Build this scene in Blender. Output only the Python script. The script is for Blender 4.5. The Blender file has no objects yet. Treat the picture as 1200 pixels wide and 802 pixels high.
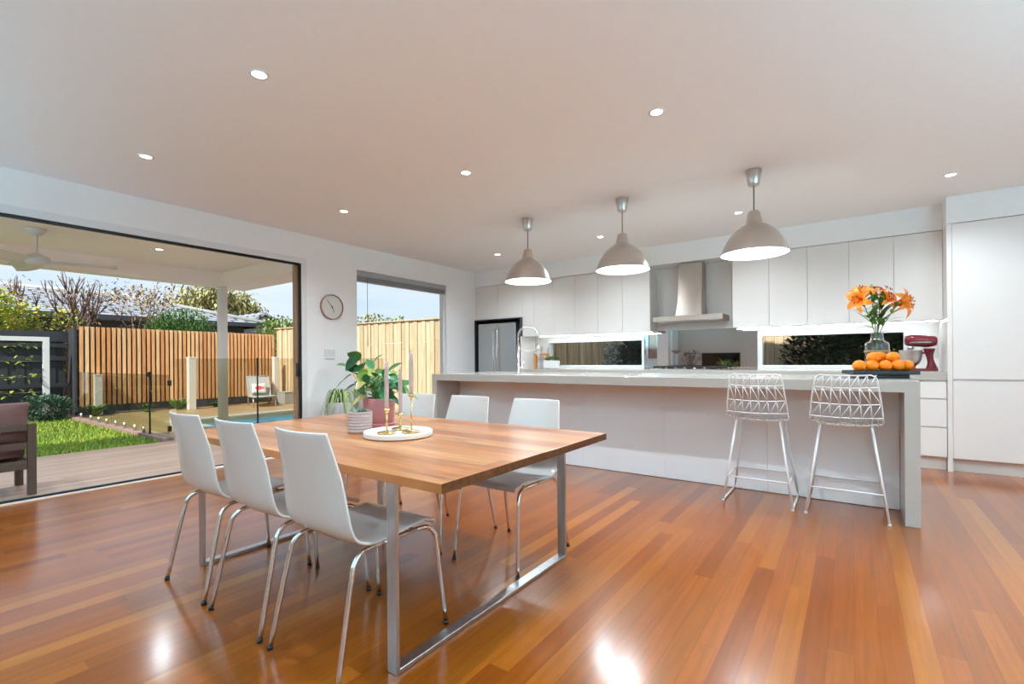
import bpy, bmesh, math, random
from mathutils import Vector, Matrix
random.seed(7)
PI = math.pi
scene = bpy.context.scene
COL = scene.collection

# ------------------------------------------------------------------ helpers
class MB:
    """collects shapes into one bmesh, build() links it as one mesh object"""
    def __init__(self):
        self.bm = bmesh.new()
        self.mi = 0
    def face(self, vs, smooth=False):
        try:
            f = self.bm.faces.new(vs)
        except ValueError:
            return None
        f.material_index = self.mi
        f.smooth = smooth
        return f
    def box(self, x0, x1, y0, y1, z0, z1, M=None):
        c = [(x0, y0, z0), (x1, y0, z0), (x1, y1, z0), (x0, y1, z0),
             (x0, y0, z1), (x1, y0, z1), (x1, y1, z1), (x0, y1, z1)]
        v = [self.bm.verts.new((M @ Vector(p)) if M else p) for p in c]
        for q in ((3, 2, 1, 0), (4, 5, 6, 7), (0, 1, 5, 4), (1, 2, 6, 5), (2, 3, 7, 6), (3, 0, 4, 7)):
            self.face([v[i] for i in q])
        return self
    def bbox(self, x0, x1, y0, y1, z0, z1, b=0.004, seg=2, M=None):
        """box with rounded edges"""
        t = bmesh.new()
        bmesh.ops.create_cube(t, size=1.0)
        for v in t.verts:
            v.co = Vector(((x0 + x1) / 2 + v.co.x * (x1 - x0), (y0 + y1) / 2 + v.co.y * (y1 - y0), (z0 + z1) / 2 + v.co.z * (z1 - z0)))
        bmesh.ops.bevel(t, geom=list(t.edges), offset=b, segments=seg, profile=0.5, affect='EDGES')
        self.merge(t, M)
        return self
    def merge(self, t, M=None, smooth=None):
        mp = {}
        for v in t.verts:
            mp[v] = self.bm.verts.new((M @ v.co) if M else v.co)
        for f in t.faces:
            self.face([mp[v] for v in f.verts], f.smooth if smooth is None else smooth)
        t.free()
    def tube(self, pts, r, seg=8, closed=False, caps=True, r2=None, smooth=True):
        pts = [Vector(p) for p in pts]
        n = len(pts)
        rings = []
        prev = None
        for i, p in enumerate(pts):
            if closed:
                d = pts[(i + 1) % n] - pts[i - 1]
            elif i == 0:
                d = pts[1] - pts[0]
            elif i == n - 1:
                d = pts[-1] - pts[-2]
            else:
                d = (pts[i + 1] - p).normalized() + (p - pts[i - 1]).normalized()
            if d.length < 1e-9:
                d = Vector((0, 0, 1))
            d.normalize()
            if prev is None:
                a = Vector((0, 0, 1)) if abs(d.z) < .9 else Vector((1, 0, 0))
                u = d.cross(a).normalized()
            else:
                u = prev - d * prev.dot(d)
                if u.length < 1e-6:
                    u = d.orthogonal()
                u.normalize()
            prev = u
            w = d.cross(u)
            rr = r if not callable(r) else r(i / (n - 1))
            if r2 is not None and not callable(r):
                rr = r + (r2 - r) * i / (n - 1)
            rings.append([self.bm.verts.new(p + u * (rr * math.cos(2 * PI * k / seg)) + w * (rr * math.sin(2 * PI * k / seg))) for k in range(seg)])
        m = n if closed else n - 1
        for i in range(m):
            A, B = rings[i], rings[(i + 1) % n]
            for k in range(seg):
                self.face([A[k], A[(k + 1) % seg], B[(k + 1) % seg], B[k]], smooth)
        if caps and not closed:
            self.face(list(reversed(rings[0])))
            self.face(rings[-1])
        return self
    def cyl(self, p0, p1, r, seg=16, r2=None):
        return self.tube([p0, p1], r, seg, r2=r2)
    def lathe(self, prof, c=(0, 0, 0), seg=32, smooth=True, M=None):
        """prof: list of (radius, z), radius 0 closes"""
        c = Vector(c)
        rings = []
        for r, z in prof:
            if r < 1e-6:
                p = c + Vector((0, 0, z))
                rings.append([self.bm.verts.new((M @ p) if M else p)])
            else:
                ring = []
                for k in range(seg):
                    p = c + Vector((r * math.cos(2 * PI * k / seg), r * math.sin(2 * PI * k / seg), z))
                    ring.append(self.bm.verts.new((M @ p) if M else p))
                rings.append(ring)
        for A, B in zip(rings, rings[1:]):
            for k in range(seg):
                k2 = (k + 1) % seg
                if len(A) == 1 and len(B) == 1:
                    continue
                if len(A) == 1:
                    self.face([A[0], B[k2], B[k]], smooth)
                elif len(B) == 1:
                    self.face([A[k], A[k2], B[0]], smooth)
                else:
                    self.face([A[k], A[k2], B[k2], B[k]], smooth)
        return self
    def sphere(self, c, r, seg=16, rings=10, sc=(1, 1, 1)):
        c = Vector(c)
        t = bmesh.new()
        bmesh.ops.create_uvsphere(t, u_segments=seg, v_segments=rings, radius=r)
        for v in t.verts:
            v.co = Vector((v.co.x * sc[0], v.co.y * sc[1], v.co.z * sc[2])) + c
        self.merge(t, smooth=True)
        return self
    def prism(self, poly, y0, y1, axis='y'):
        """poly of (a,b) pairs extruded along axis: y -> (a=x,b=z); x -> (a=y,b=z); z -> (a=x,b=y)"""
        def P(a, b, t):
            return {'y': (a, t, b), 'x': (t, a, b), 'z': (a, b, t)}[axis]
        A = [self.bm.verts.new(P(a, b, y0)) for a, b in poly]
        B = [self.bm.verts.new(P(a, b, y1)) for a, b in poly]
        self.face(list(reversed(A)))
        self.face(B)
        n = len(poly)
        for i in range(n):
            self.face([A[i], A[(i + 1) % n], B[(i + 1) % n], B[i]])
        return self
    def grid(self, fn, nu, nv, smooth=True):
        V = [[self.bm.verts.new(fn(i / nu, j / nv)) for j in range(nv + 1)] for i in range(nu + 1)]
        for i in range(nu):
            for j in range(nv):
                self.face([V[i][j], V[i + 1][j], V[i + 1][j + 1], V[i][j + 1]], smooth)
        return self
    def leaf(self, base, d, up, L, W, droop=0.3, n=5, fold=0.15, tip=1.0):
        """a pointed leaf blade with a folded midrib"""
        base = Vector(base); d = Vector(d).normalized(); up = Vector(up)
        s = d.cross(up)
        if s.length < 1e-5:
            s = d.orthogonal()
        s.normalize()
        up = s.cross(d).normalized()
        rows = []
        for i in range(n + 1):
            t = i / n
            w = W * 0.5 * (math.sin(PI * min(1, t ** 0.8)) ** 0.8 if 0 < t < 1 else 0.0)
            p = base + d * (L * t) - Vector((0, 0, 1)) * (droop * L * t * t)
            if i in (0, n):
                rows.append([self.bm.verts.new(p)])
            else:
                rows.append([self.bm.verts.new(p - s * w + up * (w * fold)), self.bm.verts.new(p), self.bm.verts.new(p + s * w + up * (w * fold))])
        for A, B in zip(rows, rows[1:]):
            if len(A) == 1 and len(B) == 3:
                self.face([A[0], B[1], B[0]], True); self.face([A[0], B[2], B[1]], True)
            elif len(A) == 3 and len(B) == 1:
                self.face([A[0], A[1], B[0]], True); self.face([A[1], A[2], B[0]], True)
            else:
                self.face([A[0], A[1], B[1], B[0]], True); self.face([A[1], A[2], B[2], B[1]], True)
        return self
    def build(self, name, mats, parent=None, recalc=True, sharp=None):
        if recalc:
            bmesh.ops.recalc_face_normals(self.bm, faces=self.bm.faces)
        me = bpy.data.meshes.new(name)
        self.bm.to_mesh(me)
        self.bm.free()
        if not isinstance(mats, (list, tuple)):
            mats = [mats]
        for m in mats:
            me.materials.append(m)
        if sharp:
            try:
                me.set_sharp_from_angle(angle=math.radians(sharp))
            except Exception:
                pass
        o = bpy.data.objects.new(name, me)
        COL.objects.link(o)
        if parent is not None:
            o.parent = parent
        return o

def tag(o, label, cat, group=None, kind=None):
    o['label'] = label
    o['category'] = cat
    if group: o['group'] = group
    if kind: o['kind'] = kind
    return o

def thing(name, label, cat, loc=(0, 0, 0), rz=0.0, group=None):
    o = bpy.data.objects.new(name, None)
    COL.objects.link(o)
    o.location = loc
    o.rotation_euler = (0, 0, rz)
    o.empty_display_size = 0.05
    return tag(o, label, cat, group)

def struct(name, mb, m, parent=None, label=None):
    o = mb.build(name, m, parent)
    if parent is None:
        o['kind'] = 'structure'
        if label: o['label'] = label
    return o

def copy_tree(o, parent=None):
    c = o.copy()
    COL.objects.link(c)
    if parent is not None:
        c.parent = parent
    for ch in list(o.children):
        copy_tree(ch, c)
    return c

def dup(root, loc, label, rz=None, group=None):
    c = copy_tree(root)
    c.location = loc
    if rz is not None: c.rotation_euler = (0, 0, rz)
    c['label'] = label
    if group: c['group'] = group
    return c

def spline(pts, n):
    """Catmull-Rom through tuples of any size, n samples"""
    P = [pts[0]] + list(pts) + [pts[-1]]
    m = len(pts) - 1
    out = []
    for k in range(n):
        t = k / (n - 1) * m
        i = min(int(t), m - 1)
        f = t - i
        a, b, c, d = P[i], P[i + 1], P[i + 2], P[i + 3]
        out.append(tuple(0.5 * (2 * b[q] + (c[q] - a[q]) * f + (2 * a[q] - 5 * b[q] + 4 * c[q] - d[q]) * f * f + (3 * b[q] - a[q] - 3 * c[q] + d[q]) * f ** 3) for q in range(len(a))))
    return out

# ------------------------------------------------------------------ materials
def new_mat(name):
    m = bpy.data.materials.new(name)
    m.use_nodes = True
    nt = m.node_tree
    b = nt.nodes['Principled BSDF']
    return m, nt, b

def N(nt, t, **kw):
    n = nt.nodes.new(t)
    for k, v in kw.items():
        setattr(n, k, v)
    return n

def math_(nt, op, a, b=None, c=None):
    n = N(nt, 'ShaderNodeMath', operation=op)
    for i, x in enumerate((a, b, c)):
        if x is None: continue
        if isinstance(x, (int, float)): n.inputs[i].default_value = x
        else: nt.links.new(x, n.inputs[i])
    return n.outputs[0]

def ramp(nt, fac, stops, interp='LINEAR'):
    r = N(nt, 'ShaderNodeValToRGB')
    r.color_ramp.interpolation = interp
    els = r.color_ramp.elements
    while len(els) < len(stops): els.new(0.5)
    for e, (p, c) in zip(els, stops):
        e.position = p
        e.color = (c[0], c[1], c[2], 1)
    nt.links.new(fac, r.inputs[0])
    return r.outputs[0]

def mixc(nt, fac, a, b, blend='MIX'):
    n = N(nt, 'ShaderNodeMix', data_type='RGBA', blend_type=blend)
    for s, x in ((0, fac), (6, a), (7, b)):
        if isinstance(x, (int, float)): n.inputs[s].default_value = x
        elif isinstance(x, tuple): n.inputs[s].default_value = (x[0], x[1], x[2], 1)
        else: nt.links.new(x, n.inputs[s])
    return n.outputs[2]

def mat(name, col, rough=0.5, metal=0.0, spec=0.5, noise=0.0, nscale=20.0, bump=0.0, bscale=None, coat=0.0, stretch=(1, 1, 1), aniso=None):
    """a plain surface; noise varies its colour, bump its surface"""
    m, nt, b = new_mat(name)
    b.inputs['Roughness'].default_value = rough
    b.inputs['Metallic'].default_value = metal
    b.inputs['Specular IOR Level'].default_value = spec
    b.inputs['Coat Weight'].default_value = coat
    b.inputs['Coat Roughness'].default_value = 0.08
    tc = N(nt, 'ShaderNodeTexCoord')
    mp = N(nt, 'ShaderNodeMapping')
    mp.inputs['Scale'].default_value = stretch
    nt.links.new(tc.outputs['Object'], mp.inputs[0])
    nz = N(nt, 'ShaderNodeTexNoise')
    nz.inputs['Scale'].default_value = nscale
    nz.inputs['Detail'].default_value = 4
    nt.links.new(mp.outputs[0], nz.inputs['Vector'])
    k = noise
    lo = tuple(max(0, c * (1 - k)) for c in col)
    hi = tuple(min(1, c * (1 + k)) for c in col)
    nt.links.new(ramp(nt, nz.outputs['Fac'], [(0.3, lo), (0.7, hi)]), b.inputs['Base Color'])
    if bump:
        nb = nz
        if bscale:
            nb = N(nt, 'ShaderNodeTexNoise')
            nb.inputs['Scale'].default_value = bscale
            nb.inputs['Detail'].default_value = 3
            nt.links.new(mp.outputs[0], nb.inputs['Vector'])
        bp = N(nt, 'ShaderNodeBump')
        bp.inputs['Strength'].default_value = bump
        bp.inputs['Distance'].default_value = 0.01
        nt.links.new(nb.outputs['Fac'], bp.inputs['Height'])
        nt.links.new(bp.outputs[0], b.inputs['Normal'])
    return m

def emit(name, col, strength):
    m, nt, b = new_mat(name)
    b.inputs['Base Color'].default_value = (*col, 1)
    b.inputs['Emission Color'].default_value = (*col, 1)
    b.inputs['Emission Strength'].default_value = strength
    return m

def planks(name, across, along, width, length, cols, rough=0.25, coat_rough=.15, gbump=.25, seam=0.012, seam_dark=0.35, grain=0.25, grain_scale=(70, 2.5), coat=0.0, bump=0.05, spec=0.5, ripple=0.0, third=None, groove=0.0):
    """boards: across/along are axis letters of object space"""
    m, nt, b = new_mat(name)
    L = nt.links
    tc = N(nt, 'ShaderNodeTexCoord')
    sp = N(nt, 'ShaderNodeSeparateXYZ')
    L.new(tc.outputs['Object'], sp.inputs[0])
    ax = {'x': sp.outputs[0], 'y': sp.outputs[1], 'z': sp.outputs[2]}
    a, l = ax[across], ax[along]
    aw = math_(nt, 'DIVIDE', a, width)
    idx = math_(nt, 'FLOOR', aw)
    w1 = N(nt, 'ShaderNodeTexWhiteNoise', noise_dimensions='1D')
    L.new(idx, w1.inputs['W'])
    l2 = math_(nt, 'ADD', math_(nt, 'DIVIDE', l, length), math_(nt, 'MULTIPLY', w1.outputs['Value'], 17.3))
    j = math_(nt, 'FLOOR', l2)
    cb = N(nt, 'ShaderNodeCombineXYZ')
    L.new(idx, cb.inputs[0]); L.new(j, cb.inputs[1])
    w2 = N(nt, 'ShaderNodeTexWhiteNoise', noise_dimensions='2D')
    L.new(cb.outputs[0], w2.inputs['Vector'])
    n = len(cols)
    base = ramp(nt, w2.outputs['Value'], [((i + .5) / n, c) for i, c in enumerate(cols)])
    g = N(nt, 'ShaderNodeCombineXYZ')
    L.new(math_(nt, 'MULTIPLY', a, grain_scale[0]), g.inputs[0])
    L.new(math_(nt, 'MULTIPLY', l, grain_scale[1]), g.inputs[1])
    L.new(math_(nt, 'MULTIPLY', w2.outputs['Value'], 40.0), g.inputs[2])
    gz = N(nt, 'ShaderNodeTexNoise')
    gz.inputs['Scale'].default_value = 1.0
    gz.inputs['Detail'].default_value = 5
    gz.inputs['Distortion'].default_value = 0.6
    L.new(g.outputs[0], gz.inputs['Vector'])
    gr = ramp(nt, gz.outputs['Fac'], [(0.3, (1 - grain,) * 3), (0.65, (1 + grain * .6,) * 3)])
    colr = mixc(nt, 1.0, base, gr, 'MULTIPLY')
    fr = math_(nt, 'FRACT', aw)
    d = math_(nt, 'MINIMUM', fr, math_(nt, 'SUBTRACT', 1.0, fr))
    fl = math_(nt, 'FRACT', l2)
    dl = math_(nt, 'MULTIPLY', math_(nt, 'MINIMUM', fl, math_(nt, 'SUBTRACT', 1.0, fl)), length / width)
    dm = math_(nt, 'MINIMUM', d, dl)
    sm = N(nt, 'ShaderNodeMapRange')
    sm.inputs['From Min'].default_value = seam * .3
    sm.inputs['From Max'].default_value = seam
    L.new(dm, sm.inputs['Value'])
    colr = mixc(nt, math_(nt, 'MULTIPLY', math_(nt, 'SUBTRACT', 1.0, sm.outputs[0]), seam_dark), colr, tuple(c * .25 for c in cols[0]))
    L.new(colr, b.inputs['Base Color'])
    b.inputs['Specular IOR Level'].default_value = spec
    b.inputs['Coat Weight'].default_value = coat
    b.inputs['Coat Roughness'].default_value = coat_rough
    rr = N(nt, 'ShaderNodeMapRange')
    rr.inputs['To Min'].default_value = rough * .85
    rr.inputs['To Max'].default_value = rough * 1.2
    L.new(gz.outputs['Fac'], rr.inputs['Value'])
    L.new(rr.outputs[0], b.inputs['Roughness'])
    h = math_(nt, 'ADD', math_(nt, 'MULTIPLY', sm.outputs[0], 0.5), math_(nt, 'MULTIPLY', gz.outputs['Fac'], gbump))
    if ripple:
        rp = N(nt, 'ShaderNodeTexNoise')
        rp.inputs['Scale'].default_value = 1.0
        rp.inputs['Detail'].default_value = 2
        c2 = N(nt, 'ShaderNodeCombineXYZ')
        L.new(math_(nt, 'MULTIPLY', a, 14.0), c2.inputs[0]); L.new(math_(nt, 'MULTIPLY', l, 1.2), c2.inputs[1])
        L.new(c2.outputs[0], rp.inputs['Vector'])
        h = math_(nt, 'ADD', h, math_(nt, 'MULTIPLY', rp.outputs['Fac'], ripple))
    bp = N(nt, 'ShaderNodeBump')
    bp.inputs['Strength'].default_value = bump
    bp.inputs['Distance'].default_value = 0.004
    L.new(h, bp.inputs['Height'])
    L.new(bp.outputs[0], b.inputs['Normal'])
    return m

def thin_glass(name, tint=(1, 1, 1), refl=0.5):
    m = bpy.data.materials.new(name)
    m.use_nodes = True
    nt = m.node_tree
    nt.nodes.clear()
    out = N(nt, 'ShaderNodeOutputMaterial')
    tr = N(nt, 'ShaderNodeBsdfTransparent'); tr.inputs[0].default_value = (*tint, 1)
    gl = N(nt, 'ShaderNodeBsdfGlossy'); gl.inputs['Roughness'].default_value = 0.01
    fr = N(nt, 'ShaderNodeFresnel'); fr.inputs[0].default_value = 1.45
    mx = N(nt, 'ShaderNodeMixShader')
    geo = N(nt, 'ShaderNodeNewGeometry')     # only the outer faces reflect: a solid pane lets light straight through
    k = math_(nt, 'MULTIPLY', fr.outputs[0], math_(nt, 'SUBTRACT', 1.0, geo.outputs['Backfacing']))
    nt.links.new(math_(nt, 'MULTIPLY', k, refl * 2), mx.inputs[0])
    nt.links.new(tr.outputs[0], mx.inputs[1]); nt.links.new(gl.outputs[0], mx.inputs[2])
    nt.links.new(mx.outputs[0], out.inputs[0])
    return m

def leafmat(name, cols, rough=0.45, scale=9.0, trans=0.25):
    """leaf green that varies from leaf to leaf"""
    m, nt, b = new_mat(name)
    geo = N(nt, 'ShaderNodeNewGeometry')
    tc = N(nt, 'ShaderNodeTexCoord')
    nz = N(nt, 'ShaderNodeTexNoise'); nz.inputs['Scale'].default_value = scale
    nt.links.new(tc.outputs['Object'], nz.inputs['Vector'])
    f = math_(nt, 'ADD', math_(nt, 'MULTIPLY', geo.outputs['Random Per Island'], 0.6), math_(nt, 'MULTIPLY', nz.outputs['Fac'], 0.4))
    n = len(cols)
    nt.links.new(ramp(nt, f, [(0.15 + .7 * i / max(1, n - 1), c) for i, c in enumerate(cols)]), b.inputs['Base Color'])
    b.inputs['Roughness'].default_value = rough
    b.inputs['Transmission Weight'].default_value = 0.0
    b.inputs['Subsurface Weight'].default_value = 0.0
    return m
# ------------------------------------------------------------------ the materials of the place
M = {}
M['wall'] = mat('wall_paint', (.87, .875, .865), .6, noise=.01, bump=.02, bscale=150)
M['ceiling'] = mat('ceiling_paint', (.89, .892, .89), .8, noise=.008)
M['trim'] = mat('trim_white', (.76, .77, .77), .35, noise=.01)
M['floor'] = planks('timber_floor', 'x', 'y', .085, 1.9,
                    [(.205, .045, .003), (.285, .070, .005), (.24, .056, .004), (.32, .090, .007), (.21, .047, .003), (.35, .106, .009)],
                    rough=.33, seam=.018, seam_dark=.4, grain=.16, grain_scale=(60, 2.2), coat=.9, coat_rough=.17, spec=.1, bump=.03, ripple=.35, gbump=.0)
M['deck'] = planks('deck_boards', 'x', 'y', .09, 3.4, [(.46, .295, .215), (.52, .345, .255), (.43, .265, .19), (.56, .385, .29)],
                   rough=.35, seam=.05, seam_dark=.6, grain=.2, bump=.1)
M['table_top'] = planks('table_timber', 'y', 'x', .118, 2.3, [(.37, .112, .028), (.47, .18, .056), (.30, .08, .02), (.43, .148, .04), (.51, .215, .075)],
                        rough=.33, seam=.01, seam_dark=.3, grain=.34, grain_scale=(30, 2.5), coat=.36, coat_rough=.17, spec=.2, bump=.02, gbump=0)
M['end_grain'] = mat('table_end_grain', (.11, .036, .010), .55, spec=.25, noise=.35, nscale=40)
M['slat'] = planks('slat_timber', 'y', 'z', .0925, 9, [(.82, .46, .20), (.74, .34, .12), (.88, .58, .30), (.66, .27, .09), (.86, .52, .24)],
                   rough=.6, seam=.004, seam_dark=.0, grain=.28, grain_scale=(60, 2.5), bump=.05)
M['paling'] = planks('paling_timber', 'x', 'z', .125, 9, [(.66, .50, .31), (.58, .42, .25), (.72, .57, .37), (.52, .38, .22)],
                     rough=.75, seam=.07, seam_dark=.65, grain=.3, grain_scale=(50, 2.0), bump=.1)
M['dark_fence'] = mat('dark_fence_paint', (.042, .044, .050), .6, noise=.2, nscale=6, bump=.1)
M['gloss_white'] = mat('cabinet_gloss_white', (.80, .775, .745), .12, noise=.006, nscale=4)
M['satin_white'] = mat('cabinet_satin_white', (.78, .745, .71), .3, noise=.006, nscale=4)
M['island_panel'] = mat('island_panel_gloss', (.86, .88, .90), .12, noise=.008, nscale=3)
M['stone'] = mat('worktop_stone', (.45, .415, .37), .18, noise=.05, nscale=180)
M['steel'] = mat('brushed_steel', (.60, .59, .57), .3, 1.0, noise=.05, nscale=30, stretch=(1, 1, 14))
M['fridge_steel'] = mat('fridge_steel', (.50, .51, .52), .33, 1.0, noise=.03, nscale=20, stretch=(12, 12, 1))
M['table_steel'] = mat('table_leg_steel', (.50, .50, .50), .34, 1.0, noise=.12, nscale=40, stretch=(1, 1, .2))
M['hood_steel'] = mat('hood_steel', (.50, .43, .375), .46, 1.0, noise=.03, nscale=40, stretch=(1, 1, .1))
M['chrome'] = mat('chrome', (.72, .70, .67), .08, 1.0)
M['pendant'] = mat('pendant_aluminium', (.60, .565, .525), .32, 1.0, noise=.03, nscale=12)
M['pendant_in'] = mat('pendant_inside_white', (.9, .9, .88), .4)
M['black'] = mat('black_plastic', (.012, .012, .013), .4)
M['black_gloss'] = mat('black_glass', (.008, .008, .01), .05)
M['charcoal'] = mat('charcoal_board', (.03, .03, .032), .5, noise=.1)
M['brown_stile'] = mat('bronze_stile', (.36, .22, .13), .35, noise=.08, nscale=8)
M['mirror'] = mat('grey_mirror_glass', (.46, .395, .365), .015, 1.0)
M['glass'] = thin_glass('clear_glass', (.97, .985, .98), .25)
M['glass_pool'] = thin_glass('pool_glass', (.84, .83, .76), .55)
M['chair_shell'] = mat('chair_white_plastic', (.66, .65, .625), .22, noise=.005)
M['wire'] = mat('white_wire', (.80, .795, .785), .3)
M['copper'] = mat('copper_rim', (.58, .30, .21), .3, 1.0)
M['clock_face'] = mat('clock_face', (.66, .65, .60), .5)
M['grey_dark'] = mat('dark_grey_hands', (.06, .055, .05), .5)
M['brass'] = mat('brass', (.80, .55, .22), .22, 1.0)
M['candle'] = mat('mauve_wax', (.50, .36, .33), .5, noise=.05, nscale=30)
M['marble_white'] = mat('white_tray_stone', (.78, .76, .72), .35, noise=.04, nscale=12)
M['pink_pot'] = mat('pink_ceramic', (.52, .20, .195), .45, noise=.04, nscale=10)
M['mauve_pot'] = mat('mauve_ceramic', (.46, .335, .305), .5, noise=.04, nscale=30)
M['grey_pot'] = mat('grey_ceramic', (.50, .50, .51), .5, noise=.08, nscale=14)
M['marble_pot'] = mat('marbled_ceramic', (.56, .54, .53), .35, noise=.35, nscale=9)
M['soil'] = mat('soil', (.035, .024, .017), .9, noise=.4, nscale=60, bump=.4)
M['leaf_mix'] = leafmat('variegated_leaf', [(.02, .09, .03), (.04, .20, .05), (.10, .34, .06), (.34, .42, .06), (.5, .22, .10)], .35)
M['leaf_deep'] = leafmat('deep_green_leaf', [(.012, .06, .025), (.025, .13, .04), (.05, .22, .07)], .35)
M['leaf_fresh'] = leafmat('fresh_green_leaf', [(.05, .16, .03), (.12, .28, .05), (.28, .40, .10)], .4)
M['leaf_stripe'] = leafmat('striped_blade', [(.10, .22, .05), (.30, .42, .14), (.52, .55, .28)], .45)
M['succulent'] = leafmat('blue_green_succulent', [(.09, .20, .16), (.18, .32, .25), (.28, .36, .22)], .5)
M['stem'] = mat('green_stem', (.10, .20, .05), .5, noise=.2)
M['petal'] = leafmat('orange_petal', [(.80, .17, .004), (.86, .24, .008), (.90, .33, .014)], .5)
M['anther'] = mat('brown_anther', (.10, .03, .02), .7)
M['bud'] = mat('green_bud', (.34, .38, .06), .5, noise=.2, nscale=40)
M['orange'] = mat('orange_peel', (.80, .195, .002), .5, spec=.3, noise=.05, nscale=20, bump=.15, bscale=180)
M['tray_black'] = mat('black_timber_tray', (.008, .0075, .0075), .5, noise=.2, nscale=30)
M['vase'] = None
M['twine'] = mat('twine', (.45, .25, .10), .8, noise=.2, nscale=200, bump=.4)
M['mixer_red'] = mat('mixer_red_enamel', (.17, .006, .014), .12, coat=.5)
M['led'] = emit('led_strip', (.86, .98, 1.06), 34.0)
M['bulb'] = emit('lamp_bulb', (1.0, .95, .86), 22.0)
M['down_lens'] = emit('downlight_lens', (1.0, .97, .93), 14.0)
M['wood_orange'] = mat('oiled_beech', (.62, .26, .07), .4, noise=.12, nscale=20, stretch=(1, 1, .2))
M['herb'] = leafmat('herb_leaf', [(.03, .10, .015), (.08, .20, .03), (.16, .30, .05)], .5)
M['white_ceramic'] = mat('white_ceramic', (.82, .81, .79), .2)
M['cast_iron'] = mat('cast_iron', (.02, .02, .02), .6)
M['sofa_wood'] = mat('outdoor_timber', (.085, .050, .031), .5, noise=.2, nscale=12, stretch=(1, 6, 6))
M['sofa_cushion'] = mat('mauve_cushion', (.185, .095, .085), .85, noise=.08, nscale=60, bump=.15)
M['cream'] = mat('cream_soffit', (.88, .83, .79), .7, noise=.01)
M['cream_post'] = mat('cream_post', (.70, .68, .64), .5, noise=.02)
M['fan'] = mat('fan_white', (.66, .65, .62), .4)
M['lawn'] = mat('lawn_ground', (.13, .20, .025), .9, noise=.5, nscale=2.2, bump=.4, bscale=60)
M['grass'] = leafmat('grass_blade', [(.07, .17, .012), (.15, .28, .02), (.29, .36, .035), (.38, .39, .055)], .6, scale=.9)
M['paving'] = mat('pool_paving', (.42, .30, .17), .4, noise=.15, nscale=1.6)
M['coping'] = mat('pool_coping', (.50, .50, .46), .5, noise=.08, nscale=10)
M['pool_tile'] = mat('pool_blue', (.02, .26, .46), .3, noise=.3, nscale=4)
M['edge_strip'] = mat('concrete_edge', (.30, .20, .16), .7, noise=.15, nscale=12)
M['shrub'] = leafmat('blue_green_shrub', [(.03, .075, .05), (.07, .15, .09), (.13, .22, .13)], .6)
M['vine_leaf'] = leafmat('vine_leaf', [(.10, .18, .02), (.28, .36, .05), (.42, .44, .09)], .5)
M['autumn_leaf'] = leafmat('autumn_leaf', [(.12, .20, .02), (.27, .38, .035), (.42, .50, .06), (.52, .52, .08), (.80, .30, .07)], .6, scale=2.5)
M['orange_leaf'] = leafmat('orange_leaf', [(.40, .16, .03), (.62, .26, .05), (.72, .40, .10)], .6)
M['rust_leaf'] = leafmat('rust_leaf', [(.22, .14, .06), (.38, .26, .10), (.5, .3, .14)], .6, scale=2)
M['bamboo_leaf'] = leafmat('bamboo_leaf', [(.04, .12, .02), (.09, .20, .04), (.16, .29, .07)], .6, scale=2)
M['gum_leaf'] = leafmat('gum_leaf', [(.20, .20, .06), (.40, .38, .15), (.60, .55, .27)], .6, scale=1.4)
M['bush_leaf'] = leafmat('bush_leaf', [(.10, .17, .04), (.24, .33, .09), (.40, .46, .17)], .6, scale=2)
M['hedge_leaf'] = leafmat('hedge_leaf', [(.010, .028, .010), (.022, .055, .02), (.05, .10, .04)], .6, scale=4)
M['pale_leaf'] = leafmat('pale_leaf', [(.05, .09, .06), (.30, .36, .32), (.55, .58, .52)], .6, scale=7)
M['bark'] = mat('bark', (.15, .095, .075), .85, noise=.3, nscale=14)
M['pale_bark'] = mat('pale_bark', (.32, .26, .20), .8, noise=.3, nscale=10)
M['lounger_grey'] = mat('grey_sling', (.40, .42, .43), .6, noise=.06, nscale=60)
M['white_fabric'] = mat('white_fabric', (.78, .76, .73), .8, noise=.02)
M['hot_pink'] = mat('pink_print', (.74, .07, .13), .7)
M['planter_grey'] = mat('grey_planter', (.36, .38, .39), .5, noise=.05)
M['white_frame'] = mat('white_powdercoat', (.80, .80, .79), .4)
M['roof_tile'] = None
M['house_wall'] = mat('dark_render', (.05, .055, .065), .7, noise=.1)
M['house_brick'] = mat('grey_brick', (.26, .24, .22), .8, noise=.3, nscale=7)
M['blind'] = mat('grey_blind', (.36, .37, .38), .5, noise=.06, nscale=30, stretch=(.1, .1, 10))
M['grey_wall'] = mat('taupe_wall', (.60, .46, .40), .7, noise=.02)
M['dried'] = leafmat('dried_flower', [(.08, .025, .02), (.16, .06, .05), (.22, .1, .07)], .7)
M['yellow'] = leafmat('yellow_flower', [(.4, .42, .02), (.6, .5, .03), (.3, .4, .03)], .6)
M['brown_art'] = mat('brown_wall_panel', (.34, .20, .145), .6, noise=.05)

def glass_mat(name, col=(1, 1, 1), ior=1.45, rough=0.0):
    m, nt, b = new_mat(name)
    b.inputs['Base Color'].default_value = (*col, 1)
    b.inputs['Transmission Weight'].default_value = 1.0
    b.inputs['Roughness'].default_value = rough
    b.inputs['IOR'].default_value = ior
    return m
M['vase'] = thin_glass('vase_glass', (.90, .925, .93), 1.6)
M['bottle'] = thin_glass('bottle_glass', (.86, .9, .92), .9)

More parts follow.
